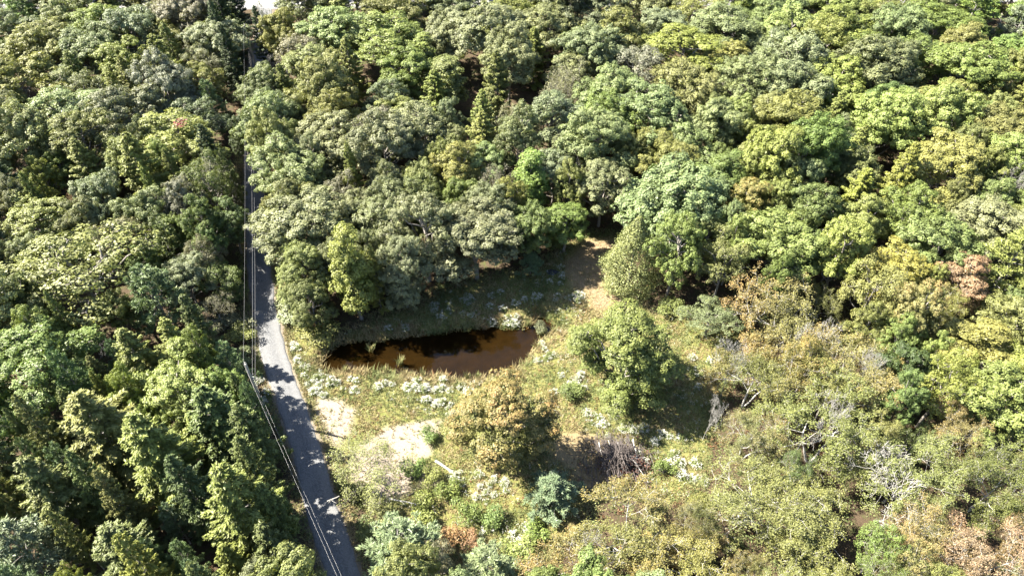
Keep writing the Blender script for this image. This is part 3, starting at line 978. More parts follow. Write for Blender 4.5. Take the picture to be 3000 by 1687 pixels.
HEROES = [
    # left of the gravel road, far to near
    ('pine', 75, 45, 150, 'bright green', 13, 'soft bright green pine at the far upper left corner', 'the pine in the upper left corner'),
    ('spruce', 425, 185, 120, 'spruce green', 16, 'tall dark spruce rising above grey-green oaks, left of the far pole', 'the tall spruce left of the far pole'),
    ('pine', 538, 262, 85, 'blue-green', 11, 'blue-green young pine in shade at the left edge of the road gap', 'the blue-green pine by the road gap'),
    ('maple', 440, 330, 190, 'yellow-green', 13, 'yellow-green maple with a crimson sprig in its top', 'the maple with the crimson sprig'),
    ('spruce', 372, 440, 150, 'spruce green', 16, 'tall yellowish spruce with grey dead twigs below the crimson sprig', 'the tall yellowish spruce'),
    ('thin_tree', 525, 425, 140, 'brown-grey', 11, 'brownish thin-leaved tree with pale twigs at the left road edge', 'the thin brownish tree at the road edge'),
    ('oak', 262, 485, 150, 'grey-green', 12, 'silvery grey-green oak left of the tall yellowish spruce', 'the silvery oak'),
    ('thin_tree', 200, 500, 80, 'rust', 8, 'small rusty thin-leaved tree beside the silvery oak', None),
    ('maple', 90, 545, 170, 'yellow-green', 11, 'bright maple with a faint orange top near the left edge', 'the bright maple at the left edge'),
    ('loose_tree', 195, 680, 290, 'olive', 14, 'large yellow-olive tree with pale limbs showing, left half', 'the large yellow-olive tree'),
    ('pine', 395, 760, 165, 'blue-green', 12, 'blue-green pine right of the large yellow-olive tree', 'the blue-green pine'),
    ('maple', 95, 930, 240, 'bright green', 13, 'bright leafy green maple at the left edge, below the yellow-olive tree', 'the bright green maple at the left edge'),
    ('spruce', 360, 925, 140, 'spruce green', 12, 'dense conical spruce beside a pale dead stem, left of the near pole', 'the dense conical spruce'),
    ('spruce', 455, 890, 115, 'spruce green', 11, 'slim sunlit spruce left of the near pole top', 'the slim sunlit spruce'),
    ('bare_tree', 232, 880, 110, 'olive', 8, 'bleached dead tree under the large yellow-olive crown', None),
    ('spruce', 275, 1110, 250, 'olive', 15, 'broad olive spruce with grey lichened twigs at its heart', 'the broad lichened spruce'),
    ('maple', 455, 985, 190, 'yellow-green', 12, 'lime yellow-green maple tucked behind the foreground spruces', 'the lime maple among the spruces'),
    ('spruce', 560, 1085, 200, 'deep green', 14, 'deep green spruce close to the near utility pole', 'the deep green spruce by the near pole'),
    ('spruce', 415, 1170, 230, 'spruce green', 16, 'large spruce in the middle of the foreground spruce group', 'the middle foreground spruce'),
    ('spruce', 655, 1215, 130, 'deep green', 15, 'dark spruce between the near pole and the spiky spruce', None),
    ('spruce', 700, 1310, 110, 'deep green', 13, 'dark slim spruce right of the spiky spruce, at the road', None),
    ('spruce', 618, 1300, 235, 'spruce green', 16, 'sunlit spruce with spiky tips beside the lower gravel road', 'the spiky spruce by the lower road'),
    ('spruce', 150, 1260, 190, 'olive', 14, 'ragged olive spruce above the pale pine in the lower left corner', 'the ragged olive spruce'),
    ('pine', 80, 1400, 230, 'pale blue-green', 12, 'pale blue-green pine in the lower left corner', 'the pale pine in the lower left corner'),
    ('spruce', 330, 1400, 200, 'deep green', 11, 'shaded dark spruce at the bottom edge among dead twigs', None),
    ('bare_tree', 745, 1415, 50, 'olive', 8, 'thin grey dead spire at the bottom edge left of the road', None),
    ('spruce', 600, 1440, 120, 'spruce green', 10, 'young spruce at the bottom edge below the spiky spruce', None),
    ('thin_tree', 505, 850, 120, 'brown-grey', 6, 'dull low tree between slim spruce and gravel road', None),
    ('maple', 530, 610, 80, 'green', 9, 'small fresh green tree in shade left of the road', None),
    ('pine', 428, 610, 120, 'deep green', 10, 'dusky drooping pine right of the large yellow-olive tree top', None),
    ('oak', 60, 655, 130, 'grey-green', 10, 'grey-green oak at the left edge beside the large yellow-olive tree', None),
    ('spruce', 40, 480, 130, 'dark green', 12, 'dark shaded spruce at the left edge', None),
    ('maple', 170, 275, 190, 'pale green', 13, 'pale green maple in the upper left with a fine-leaved crown', 'the pale green maple in the upper left'),
    ('oak', 335, 60, 170, 'grey-green', 14, 'broad grey-green oak near the top edge, upper left', 'the broad oak near the top left edge'),
    ('oak', 545, 90, 150, 'grey-green', 13, 'olive-grey oak overhanging the far pole from the left', 'the oak beside the far pole'),
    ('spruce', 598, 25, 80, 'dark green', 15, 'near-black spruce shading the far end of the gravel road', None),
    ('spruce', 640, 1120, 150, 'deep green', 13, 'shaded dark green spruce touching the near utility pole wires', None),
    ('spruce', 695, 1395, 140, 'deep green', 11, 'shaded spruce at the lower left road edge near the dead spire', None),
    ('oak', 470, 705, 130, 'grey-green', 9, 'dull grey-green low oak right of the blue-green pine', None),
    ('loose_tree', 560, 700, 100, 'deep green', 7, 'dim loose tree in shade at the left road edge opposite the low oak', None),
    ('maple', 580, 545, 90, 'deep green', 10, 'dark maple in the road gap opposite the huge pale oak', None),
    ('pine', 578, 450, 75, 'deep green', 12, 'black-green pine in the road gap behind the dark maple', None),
    ('thin_tree', 545, 775, 120, 'brown-grey', 6, 'brown thin-leaved small tree at the road across from the pond', None),
    ('oak', 300, 590, 140, 'brown-grey', 11, 'brownish oak behind the large yellow-olive tree', None),
    ('maple', 610, 340, 70, 'dark green', 10, 'dark maple deep in the road gap left of the pale leaning oak', None),  # added tree, throws shade on the road behind it
    ('oak', 712, 70, 110, 'olive', 13, 'olive oak closing over the far road end from the right', None),
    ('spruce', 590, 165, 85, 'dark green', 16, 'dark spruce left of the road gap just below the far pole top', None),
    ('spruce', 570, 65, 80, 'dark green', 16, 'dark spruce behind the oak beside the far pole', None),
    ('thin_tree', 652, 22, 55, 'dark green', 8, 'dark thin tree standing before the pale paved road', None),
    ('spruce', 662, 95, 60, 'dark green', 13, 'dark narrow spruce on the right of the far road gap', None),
    # right of the road, behind the pond
    ('oak', 662, 290, 150, 'pale green', 13, 'pale oak leaning out over the gravel road, beside a small spruce', 'the pale oak leaning over the road'),
    ('spruce', 726, 245, 85, 'spruce green', 13, 'small pointed spruce between the pale oak and the bare tree', 'the small pointed spruce'),
    ('bare_tree', 697, 160, 105, 'olive', 9, 'silvery bare tree with fanned twigs right of the far pole', 'the silvery bare tree'),
    ('spruce', 884, 180, 95, 'spruce green', 14, 'sharp-topped spruce left of the bright feathery maple', 'the sharp-topped spruce'),
    ('spruce', 865, 45, 100, 'spruce green', 14, 'dark yellowish spruce at the top edge left of the bright maple', None),
    ('maple', 985, 80, 185, 'yellow-green', 15, 'bright feathery light green maple near the top edge', 'the bright feathery maple'),
    ('oak', 728, 415, 190, 'pale green', 13, 'yellowish oak on the right edge of the road, above a huge pale one', 'the yellowish oak at the road edge'),
    ('oak', 757, 545, 240, 'grey-green', 13, 'huge pale grey-green oak crowding the gravel road', 'the huge pale oak at the road'),
    ('egg_tree', 765, 690, 140, 'pale green', 12, 'pale oak low beside the gravel road where sunlight returns', 'the low oak where the road brightens'),
    ('spruce', 893, 460, 70, 'spruce green', 14, 'small lone spruce spire among pale oaks right of the road', 'the lone spruce spire'),
    ('spruce', 1250, 225, 105, 'olive', 15, 'yellowish spruce standing behind a darker pointed one', 'the yellowish spruce'),
    ('spruce', 1215, 310, 95, 'spruce green', 13, 'dark pointed spruce in front of the yellowish spruce', 'the dark pointed spruce'),
    ('maple', 1158, 415, 125, 'yellow', 13, 'golden yellow maple above the round silvery oak', 'the golden maple'),
    ('thin_tree', 1245, 445, 130, 'brown-grey', 12, 'grey-brown thin-leaved tree right of the golden maple', 'the grey-brown tree'),
    ('column_tree', 1335, 450, 85, 'bright green', 13, 'bright green slender tree right of the grey-brown tree', 'the bright slender tree'),
    ('maple', 1425, 545, 110, 'bright green', 9, 'fresh green low maple at the shaded edge of the clearing', None),
    ('bare_tree', 1462, 440, 60, 'olive', 11, 'slim white birch stem with a few orange leaves, behind the clearing', None),
    ('oak', 1195, 605, 220, 'grey-green', 12, 'round silvery grey-green oak on the far bank of the pond', 'the round oak behind the pond'),
    ('column_tree', 885, 690, 100, 'yellow-green', 15.5, 'narrow yellow-green tree on the far bank left of the pond', 'the narrow yellow-green tree'),
    ('egg_tree', 1012, 680, 140, 'grey-green', 13, 'muted grey-green tree between narrow yellow tree and round oak', 'the muted tree left of the round oak'),
    ('pine', 1335, 665, 75, 'blue-green', 4, 'small blue-green pine sapling right of the round oak', None),
    ('cedar', 1592, 650, 145, 'cedar green', 13, 'dense teardrop-shaped cedar at the right end of the clearing', 'the teardrop cedar'),
    ('oak', 1680, 475, 270, 'pale green', 14, 'big rounded pale oak behind the teardrop cedar', 'the big rounded oak behind the cedar'),
    ('egg_tree', 780, 765, 110, 'olive', 9, 'low olive tree at the road edge above the flowering bank', None),
    ('maple', 960, 540, 150, 'grey-green', 13, 'shaded grey-green tree directly behind the narrow yellow-green tree', None),
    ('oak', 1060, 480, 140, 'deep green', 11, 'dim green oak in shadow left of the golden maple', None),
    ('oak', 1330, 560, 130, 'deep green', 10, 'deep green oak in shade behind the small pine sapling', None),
    # in and around the clearing
    ('egg_tree', 1570, 890, 255, 'leafy green', 13, 'full yellow-green maple standing alone in the meadow right of pond', 'the lone maple in the meadow'),
    ('egg_tree', 1268, 1050, 240, 'orange-tipped green', 12.5, 'orange-tinged maple standing on the near bank of the pond', 'the orange-tinged maple by the pond'),
    ('pine', 1390, 1235, 160, 'blue-green', 5, 'rounded blue-green young pine near the brush pile', None),
    ('thin_tree', 925, 1150, 215, 'olive', 7, 'see-through thin tree on sandy ground beside the gravel road', 'the see-through tree on the sand'),
    ('pine', 1010, 1385, 235, 'pale blue-green', 9, 'pale silvery pine at the bottom edge right of the road', 'the pale pine at the bottom edge'),
    ('pine', 1225, 1435, 180, 'pale blue-green', 6, 'second pale pine at the bottom edge, right of the silvery one', None),
    # right side
    ('airy_tree', 2010, 790, 300, 'orange', 11, 'pinkish-orange sparse tree with white forked limbs, right of the meadow', 'the pinkish tree with white limbs'),
    ('airy_tree', 1900, 940, 260, 'orange-tinted', 10, 'olive-orange sparse tree reaching over the meadow edge', 'the sparse tree at the meadow edge'),
    ('airy_tree', 2160, 920, 270, 'orange', 10, 'warm sparse tree with white dead branches below the pinkish one', 'the warm sparse tree'),
    ('airy_tree', 2080, 1080, 330, 'olive', 10, 'wide olive sparse tree in the lower right', 'the wide olive sparse tree'),
    ('airy_tree', 1560, 1340, 330, 'orange-tinted', 8, 'pale orange sparse tree below the brush pile', 'the sparse tree below the brush pile'),
    ('airy_tree', 1880, 1250, 310, 'olive', 8, 'olive sparse tree with leafy spray right of the brush pile', 'the olive sparse tree right of the brush pile'),
    ('bare_tree', 2270, 1200, 290, 'olive', 9, 'white tangle of bare limbs in the lower right', 'the white tangle of limbs'),
    ('airy_tree', 2300, 1180, 280, 'olive', 9, 'olive sparse tree grown through with the white bare tangle', None),
    ('bare_tree', 2035, 850, 130, 'olive', 11.5, 'white forked dead limbs standing out of the pinkish tree', None),
    ('bare_tree', 2200, 930, 120, 'olive', 10.5, 'white arching dead branches above the dark gap', None),
    ('bare_tree', 1790, 1045, 80, 'olive', 8, 'white twisted dead twigs at the meadow edge', None),
    ('bare_tree', 2120, 1060, 170, 'olive', 10.5, 'white dead crown rising through the wide olive sparse tree', None),
    ('bare_tree', 1470, 1390, 130, 'olive', 8.5, 'grey dead branches in the sparse tree below the brush pile', None),
    ('bare_tree', 1840, 920, 110, 'olive', 10.5, 'white dead sprays leaning over the meadow flowers', None),
    ('airy_tree', 2470, 1400, 260, 'pink-orange', 11, 'salmon-orange tree in the lower right corner', 'the salmon tree in the lower right corner'),
    ('airy_tree', 2330, 1340, 190, 'orange', 10, 'orange sparse tree left of the salmon corner tree', None),
    ('airy_tree', 2080, 1330, 290, 'olive', 8, 'olive sparse tree at the bottom, in front of the white tangle', None),
    ('airy_tree', 1740, 1430, 290, 'orange-tinted', 7, 'tan sparse tree at the bottom edge beside a dark crooked trunk', None),
    ('airy_tree', 2520, 1200, 200, 'olive', 11, 'sparse brownish-olive tree at the right edge above the salmon tree', None),
    ('maple', 2425, 720, 130, 'rust', 12, 'rusty brown-orange tree near the right edge', 'the rusty tree'),
    ('pine', 2525, 690, 190, 'yellow-green', 14, 'sunny yellow-green pine at the right edge beside the rusty tree', 'the sunny pine at the right edge'),
    ('maple', 2440, 880, 190, 'yellow', 11, 'yellowish maple below the rusty tree', 'the yellowish maple'),
    ('maple', 2510, 1010, 200, 'yellow-green', 12, 'bright yellow-green maple at the right edge below the yellowish one', 'the bright maple at the right edge'),
    ('maple', 2275, 930, 130, 'dark green', 10, 'dark glossy green tree in the gap left of the yellowish maple', 'the dark glossy tree'),
    ('loose_tree', 1785, 805, 120, 'grey-green', 5, 'low grey-green tree at the back of the meadow right of the cedar', None),
    ('maple', 1880, 500, 110, 'orange-tinted', 12, 'small orange-topped maple right of the big rounded oak', 'the orange-topped maple'),
    ('oak', 1950, 590, 220, 'yellow-green', 13, 'wide yellow-green oak in front of the orange-topped maple', 'the wide yellow-green oak'),
    ('maple', 2365, 395, 210, 'yellow', 14, 'golden-green maple in the right third, above the rusty tree', 'the golden-green maple'),
    ('spruce', 2145, 500, 130, 'spruce green', 12, 'dark bushy spruce in the right third', 'the dark bushy spruce'),
    ('spruce', 2140, 400, 90, 'spruce green', 13, 'thin spruce behind the dark bushy spruce', None),
    ('bare_tree', 2545, 470, 90, 'olive', 12, 'pale forked bare trunk at the right edge', 'the pale forked trunk'),
    ('pine', 2440, 25, 170, 'bright green', 14, 'green layered pine near the upper right corner', 'the layered pine in the upper right'),
    ('pine', 2560, 55, 120, 'pale blue-green', 13, 'pale bluish pine in the upper right corner', None),
    ('maple', 2240, 690, 170, 'yellow', 12, 'dark gold maple left of the rusty tree', 'the dark gold maple'),
    ('oak', 1640, 270, 190, 'pale green', 14, 'pale green oak with a tufted crown above the big rounded oak', 'the tufted oak'),
    ('oak', 1530, 280, 170, 'green', 13, 'dense green oak left of the tufted oak', None),
    ('column_tree', 1120, 190, 90, 'olive', 13, 'olive slender tree left of a grey-green oak below bright maple', 'the olive slender tree'),
    ('maple', 1720, 110, 170, 'yellow-green', 14, 'yellow-green maple near the top centre right', 'the yellow-green maple at the top'),
    ('thin_tree', 1420, 195, 150, 'brown-grey', 14, 'brown-tinged thin tree among green oaks at the top centre', 'the brown-tinged thin tree'),
    ('maple', 2100, 60, 170, 'yellow-green', 14, 'light yellow-green maple along the top edge right of centre', 'the light maple along the top edge'),
    ('oak', 2010, 300, 190, 'olive', 14, 'olive oak with a broad top in the upper right', 'the broad olive oak'),
    ('oak', 1480, 110, 170, 'grey-green', 14, 'grey-green oak with cauliflower crown near the top centre', 'the cauliflower oak'),
]
for h in HEROES:
    kind, cx, cy, w, cn, hg, lab, ref = h
    if cy < 640 and kind not in ('bare_tree', 'cedar') and not (1100 < cx < 1300 and cy > 560):
        cy += .16 * w                            # nearer crowns hide the lower part
    hero(kind, cx, cy, w, cn, hg, lab, ref)
for (k_, x_, y_, r_, h_, c_, l_) in [
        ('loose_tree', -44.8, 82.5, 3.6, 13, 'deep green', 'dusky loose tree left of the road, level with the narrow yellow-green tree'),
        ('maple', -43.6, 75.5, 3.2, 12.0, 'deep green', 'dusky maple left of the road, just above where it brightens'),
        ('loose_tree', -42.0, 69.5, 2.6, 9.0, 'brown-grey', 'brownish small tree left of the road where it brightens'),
        ('spruce', -38.6, 56.6, 2.6, 12.0, 'deep green', 'added deep green spruce shading the road just above the near pole'),  # added to cast shade across the road above the pole
        ('spruce', -58.3, 138.5, 3.0, 16.0, 'dark green', 'added dark spruce shading the far road just left of the far pole base'),  # this spruce and the next two are added to darken the far road
        ('spruce', -57.0, 130.5, 3.0, 16.0, 'dark green', 'added dark spruce left of the far road in front of the far pole'),
        ('spruce', -60.5, 147.0, 3.0, 16.0, 'dark green', 'added dark spruce left of the far road behind the far pole'),
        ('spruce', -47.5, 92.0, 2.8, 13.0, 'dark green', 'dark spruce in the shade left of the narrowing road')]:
    put_tree(k_, x_, y_, r_, h_, c_, l_)
N_HERO = len(TREES)

# ---- the rest of the wood
keep_clear = np.array([(p[0], p[1]) for p in meadow_px], float)
road_vis = np.array([(622, 520), (648, 480), (695, 720), (730, 860), (800, 1050), (870, 1230), (930, 1449), (800, 1449), (700, 1100), (640, 900), (622, 700)], float)
T = []          # fillers
tries = 0
frng = random.Random(21)
xy = [(t[0], t[1], t[2]) for t in TREES]


def zone_pick(px, py, x, y):
    r = frng.random()
    right = px > 1700
    if right and py > 640:
        k = 'maple' if py < 1000 and r < .55 else ('airy_tree' if r < .85 else 'loose_tree')
        cn = frng.choice(['yellow-green', 'olive', 'yellow-green', 'green', 'yellow'] if py < 1000 else ['olive', 'orange-tinted', 'olive', 'orange'])
        if px < 2350 and py > 800:
            cn = frng.choice(['olive', 'orange-tinted', 'olive', 'green'])
        return k, cn
    if px < 650 and py > 850:
        if r < .42:
            return 'spruce', frng.choice(['spruce green', 'deep green', 'olive'])
        return ('maple', frng.choice(['green', 'bright green', 'yellow-green'])) if r < .8 else ('pine', 'blue-green')
    if px < 600:
        if r < .62:
            return 'oak', frng.choice(['grey-green', 'grey-green', 'olive', 'brown-grey', 'pale green'])
        if r < .82:
            return 'maple', frng.choice(['olive', 'grey-green', 'yellow-green', 'green'])
        return ('loose_tree', frng.choice(['brown-grey', 'grey-green'])) if r < .93 else ('spruce', 'spruce green')
    if right:
        if r < .6:
            return 'oak', frng.choice(['pale green', 'green', 'olive', 'yellow-green', 'grey-green'])
        if r < .92:
            return 'maple', frng.choice(['yellow-green', 'pale green', 'olive', 'green'])
        return ('loose_tree', 'olive') if r < .97 else ('spruce', 'spruce green')
    if r < .68:
        return 'oak', frng.choice(['grey-green', 'pale green', 'grey-green', 'green', 'olive'])
    if r < .9:
        return 'maple', frng.choice(['grey-green', 'pale green', 'olive'])
    return ('loose_tree', 'brown-grey') if r < .97 else ('spruce', 'spruce green')


RADS = {'oak': (4.2, 6.2), 'maple': (3.4, 5.0), 'loose_tree': (3.4, 4.8), 'spruce': (2.3, 3.4), 'pine': (2.6, 3.6), 'airy_tree': (3.6, 5.2)}
HTS = {'oak': (11.5, 15.5), 'maple': (11.5, 16), 'loose_tree': (10, 13.5), 'spruce': (11, 16), 'pine': (10, 14), 'airy_tree': (8, 10.5)}
fill = []
cand = []
for pas, shrinkf in ((0, .66), (1, .56)):
    CY = np.array([frng.uniform(20, 186) for _ in range(4200)])
    CX = np.array([frng.uniform(-1, 1) * ((y * C45 + 50) / FOC * 1500 + 12) for y in CY])
    CP = np.column_stack([CX, CY])
    d_road, d_mead, d_pond = line_d(CP, road_line[::3]), poly_sd(CP, meadow), poly_sd(CP, pond)
    for ci in range(len(CP)):
        x, y = float(CX[ci]), float(CY[ci])
        px0, py0, _d = proj(x, y, 8.0)
        kind, cn = zone_pick(px0, py0, x, y)
        rad = frng.uniform(*RADS[kind])
        hg = frng.uniform(*HTS[kind])
        rad *= .86 + .58 * min(1, max(0, (y - 45) / 105))
        if pas == 1 and y > 105 and d_road[ci] > 16:
            continue
        if pas == 1:
            rad *= .62
            hg *= .8
        if d_road[ci] < (1.9 + rad * .55 if y < 92 else 1.3 + rad * .32) or d_mead[ci] < rad * .35 or d_pond[ci] < 3:
            continue
        if any((qx - x) ** 2 + (qy - y) ** 2 < ((rad + qr) * shrinkf) ** 2 for (qx, qy, qr) in xy):
            continue
        if CROSS_Y0 - 2.0 < y - x * .02 - 1.0 < CROSS_Y1 + 2.0:
            continue
        if y > CROSS_Y0 - 14 and -72 < x < -48 and y < CROSS_Y1:
            continue
        v = VAR[kind][0]
        bad = False
        for fz in (.45, .75, 1.0):
            px, py, dep = proj(x, y, fz * hg)
            rp = rad * FOC / dep / K * (.75 if fz < .9 else .2)
            if poly_sd([[px, py]], keep_clear)[0] < rp * .8 or poly_sd([[px, py]], road_vis)[0] < rp * .6:
                bad = True
                break
        if bad:
            continue
        # keep the sun gap that lights the road beside the pond
        if -50 < x < -33 and 54 < y < 66 and hg > 6:
            continue
        px, py, dep = proj(x, y, v['ZC'] * hg / v['H'])
        rp = rad * FOC / dep / K
        if px < -rp - 30 or px > 2576 + rp + 30 or py > 1449 + rp + 30 or py < -rp - 60:
            continue
        if any(626 < proj(x, y, f * hg)[0] + g * rp < 702 and -20 < proj(x, y, f * hg)[1] < 22 for f in (.3, .6, .85, 1.0) for g in (-.7, 0, .7)):
            continue                             # leave the view to the paved road open
        # do not cover the small named trees
        if any(abs(t[4] - px) < rp * .55 and 0 < (py - t[5]) < rp * .8 for t in TREES[:N_HERO] if t[2] < 2.6 or t[8] == 'bare_tree'):
            continue
        xy.append((x, y, rad))
        fill.append((kind, x, y, rad, hg, cn, px, py))

refs = [(t[4], t[5], t[7]) for t in TREES if t[7]]
used = set(t[6] for t in TREES)
GROUPS = {'oak': 'oaks of the surrounding wood', 'maple': 'maples of the surrounding wood', 'loose_tree': 'loose-crowned trees of the surrounding wood',
          'spruce': 'spruces of the surrounding wood', 'pine': 'pines of the surrounding wood', 'airy_tree': 'sparse trees in the lower right'}


def direction(dx, dy):
    a = math.degrees(math.atan2(-dy, dx)) % 360
    return ['right of', 'behind and right of', 'behind', 'behind and left of', 'left of', 'in front and left of', 'in front of', 'in front and right of'][int((a + 22.5) // 45) % 8]


def filler_label(kind, cn, rad, hg, px, py):
    big = 'small' if rad < 3.0 else ('broad' if rad > 4.2 else '')
    ds = sorted(((px - a) ** 2 + (py - b) ** 2, a, b, r) for a, b, r in refs)
    for pre in ('', 'tall ' if hg > 12.5 else 'low ', 'partly hidden '):
        for d2, a, b, r in ds[:9]:
            d = math.sqrt(d2)
            how = 'just ' if d < 150 else ('' if d < 260 else 'well ')
            lab = ' '.join(f"{pre}{big} {cn} {WORD[kind]} {how}{direction(px - a, py - b)} {r}".split())
            if lab not in used and len(lab.split()) <= 16:
                used.add(lab)
                return lab
    lab = ' '.join(f"{big} {cn} {WORD[kind]} {int(px / 2576 * 100)} percent across the photo {ds[0][3]}".split())
    return lab


for (kind, x, y, rad, hg, cn, px, py) in fill:
    put_tree(kind, x, y, rad, hg, cn, filler_label(kind, cn, rad, hg, px, py), GROUPS[kind])


# ------------------------------------------------------------------ crimson sprig (a red-turned branch of one maple)
def leaf_blob(name, seed, n, rx, rz, leaf, mat):
    rng = np.random.default_rng(seed)
    P = rand_dirs(rng, n) * np.array([rx, rx * .6, rz]) * (rng.random((n, 1)) ** .5)
    V, F = cards(P, unit(rng.normal(size=(n, 3)) + np.array([0, 0, 1.2])), leaf, leaf * .7, rng, None, .1)
    return mesh_np(name, V, F, mat, {'tint': ('FACE', rng.random(n)), 'tip': ('FACE', np.zeros(n))})


for ob in COL.objects:
    if ob.get('label', '').startswith('yellow-green maple with a crimson'):
        sp = link('crimson_sprig', leaf_blob('crimson_sprig', 5, 110, .95, .3, .2, M_LEAF), ob)
        x, y = at2(452, 312, 12.6)
        inv = ob.scale
        d = Vector((x - ob.location.x, y - ob.location.y, 12.7))
        rz_ = -ob.rotation_euler.z
        sp.location = ((d.x * math.cos(rz_) - d.y * math.sin(rz_)) / inv.x, (d.x * math.sin(rz_) + d.y * math.cos(rz_)) / inv.y, d.z / inv.z)
        sp.color = (.15, .03, .04, 0)
        sp['label'] = 'crimson leaves turned early'
        break

# ------------------------------------------------------------------ ground vegetation nobody could count
def vcol_mat(name, transl=.25):
    m, nt, N, L = new_mat(name)
    c = attr_n(nt, 'col', 'Color')
    p = N.new('ShaderNodeBsdfPrincipled')
    L.new(c, p.inputs['Base Color'])
    p.inputs['Roughness'].default_value = .6
    p.inputs['Specular IOR Level'].default_value = .25
    t = N.new('ShaderNodeBsdfTranslucent')
    L.new(c, t.inputs['Color'])
    mx = N.new('ShaderNodeMixShader')
    mx.inputs[0].default_value = transl
    L.new(p.outputs[0], mx.inputs[1])
    L.new(t.outputs[0], mx.inputs[2])
    o = N.new('ShaderNodeOutputMaterial')
    L.new(mx.outputs[0], o.inputs['Surface'])
    return m


M_GRASS = vcol_mat('grass_blades')
M_HERB = vcol_mat('herb_leaves')
grng = np.random.default_rng(77)
GREEN = np.array([.105, .130, .046])
LIME = np.array([.172, .190, .074])
STRAW = np.array([.27, .225, .115])
RUSTY = np.array([.17, .095, .045])


def sand_mask(P):
    ms = np.zeros(len(P))
    jit = (vnoise(P, 2.2, 11) - .5) * 2.4 + (vnoise(P, .9, 12) - .5) * 1.2
    for q in sand_polys:
        ms = np.maximum(ms, np.clip(.5 - (poly_sd(P, q) + jit * .55) / .8, 0, 1))
    return ms


bx0, by0 = meadow.min(0) - 3
bx1, by1 = meadow.max(0) + 3
NG = 80000
GPt = np.column_stack([grng.uniform(bx0, bx1, NG), grng.uniform(by0, by1, NG)])
sdm = poly_sd(GPt, meadow)
sdp = poly_sd(GPt, pond)
drd = line_d(GPt, road_line[::2])
ms = sand_mask(GPt)
patch = vnoise(GPt, 2.6, 31) * .6 + vnoise(GPt, .9, 32) * .4
ok = (sdm < 1.5) & (sdp > -.25) & (drd > ROAD_HW + .15) & (grng.random(NG) > ms * .88) & (grng.random(NG) < .35 + patch)
sdb = poly_sd(GPt, bare_poly)
ok &= ~((sdb < 0) & (grng.random(NG) < .8))
GPt, sdp, drd, patch = GPt[ok], sdp[ok], drd[ok], patch[ok]
# verge along both sides of the road
NVg = 9000
k = grng.integers(5, len(rl) - 5, NVg)
side = grng.choice([-1, 1], NVg)
VP = rl[k] + rn[k] * (side * (ROAD_HW + .2 + np.abs(grng.normal(size=NVg)) * .7))[:, None]
sel = VP[:, 1] < 110
VP = VP[sel]
sp2 = poly_sd(VP, pond)
GPt = np.concatenate([GPt, VP])
sdp = np.concatenate([sdp, sp2])
patch = np.concatenate([patch, grng.random(len(VP)) * .8 + .1])
ng = len(GPt)
gz = terrain(GPt)
sdd = poly_sd(GPt, dry_poly)
hue = vnoise(GPt, 3.4, 41) * .6 + vnoise(GPt, 1.1, 42) * .4
hue = np.clip((hue - .5) * 2.2 + .58, 0, 1)
hue = np.where(sdd < .5, .93, hue)
tufth = (.16 + .34 * patch + .55 * np.clip(1 - sdp / 2.2, 0, 1)) * grng.uniform(.6, 1.3, ng)
tufth = np.where(sdd < .5, tufth * .5, tufth)
BL = 5
idx = np.repeat(np.arange(ng), BL)
n = len(idx)
az = grng.uniform(0, 6.283, n)
ln = tufth[idx] * grng.uniform(.6, 1.25, n)
tilt = grng.uniform(.25, 1.1, n)
b0 = np.column_stack([GPt[idx] + grng.normal(size=(n, 2)) * .10, gz[idx] - .02])
dirv = np.column_stack([np.cos(az) * np.sin(tilt), np.sin(az) * np.sin(tilt), np.cos(tilt)])
sidev = np.column_stack([-np.sin(az), np.cos(az), np.zeros(n)])
wd = grng.uniform(.03, .065, n)[:, None]
V = np.stack([b0 - sidev * wd, b0 + sidev * wd, b0 + dirv * ln[:, None]], 1).reshape(-1, 3)
F = np.arange(3 * n).reshape(n, 3)
h = hue[idx] + grng.normal(size=n) * .13
cg = np.where((h < .45)[:, None], GREEN + (LIME - GREEN) * np.clip(h / .45, 0, 1)[:, None],
              LIME + (STRAW - LIME) * np.clip((h - .45) / .35, 0, 1)[:, None])
rus = (grng.random(n) < .05 + .15 * (vnoise(GPt, 2.0, 47)[idx] > .72))
cg = np.where(rus[:, None], RUSTY, cg) * grng.uniform(.7, 1.25, n)[:, None]
gr = link('grass', mesh_np('grass', V, F, M_GRASS, {'col': ('FACE', np.column_stack([cg, np.ones(n)]))}))
gr['kind'] = 'stuff'
tag(gr, 'rough meadow grass, green to straw, around the pond and road verge', 'grass')


def herb_mass(name, C, rad, hgt, cols, lpc, leaf, seed, label, cat):
    rng = np.random.default_rng(seed)
    nC = len(C)
    z = terrain(C)
    idx = np.repeat(np.arange(nC), lpc)
    n = len(idx)
    D = rand_dirs(rng, n)
    D[:, 2] = np.abs(D[:, 2])
    P = np.column_stack([C[idx], z[idx]]) + D * np.column_stack([rad[idx], rad[idx], hgt[idx]]) * rng.uniform(.4, 1.05, n)[:, None]
    Nn = unit(D * .7 + rng.normal(size=(n, 3)) * .5 + np.array([0, 0, .8]))
    s = leaf * rng.uniform(.6, 1.4, n)
    V, F = cards(P, Nn, s, s * .55, rng, None, .12)
    c = cols[idx] * rng.uniform(.65, 1.3, n)[:, None]
    o = link(name, mesh_np(name, V, F, M_HERB, {'col': ('FACE', np.column_stack([c, np.ones(n)]))}))
    o['kind'] = 'stuff'
    return tag(o, label, cat)


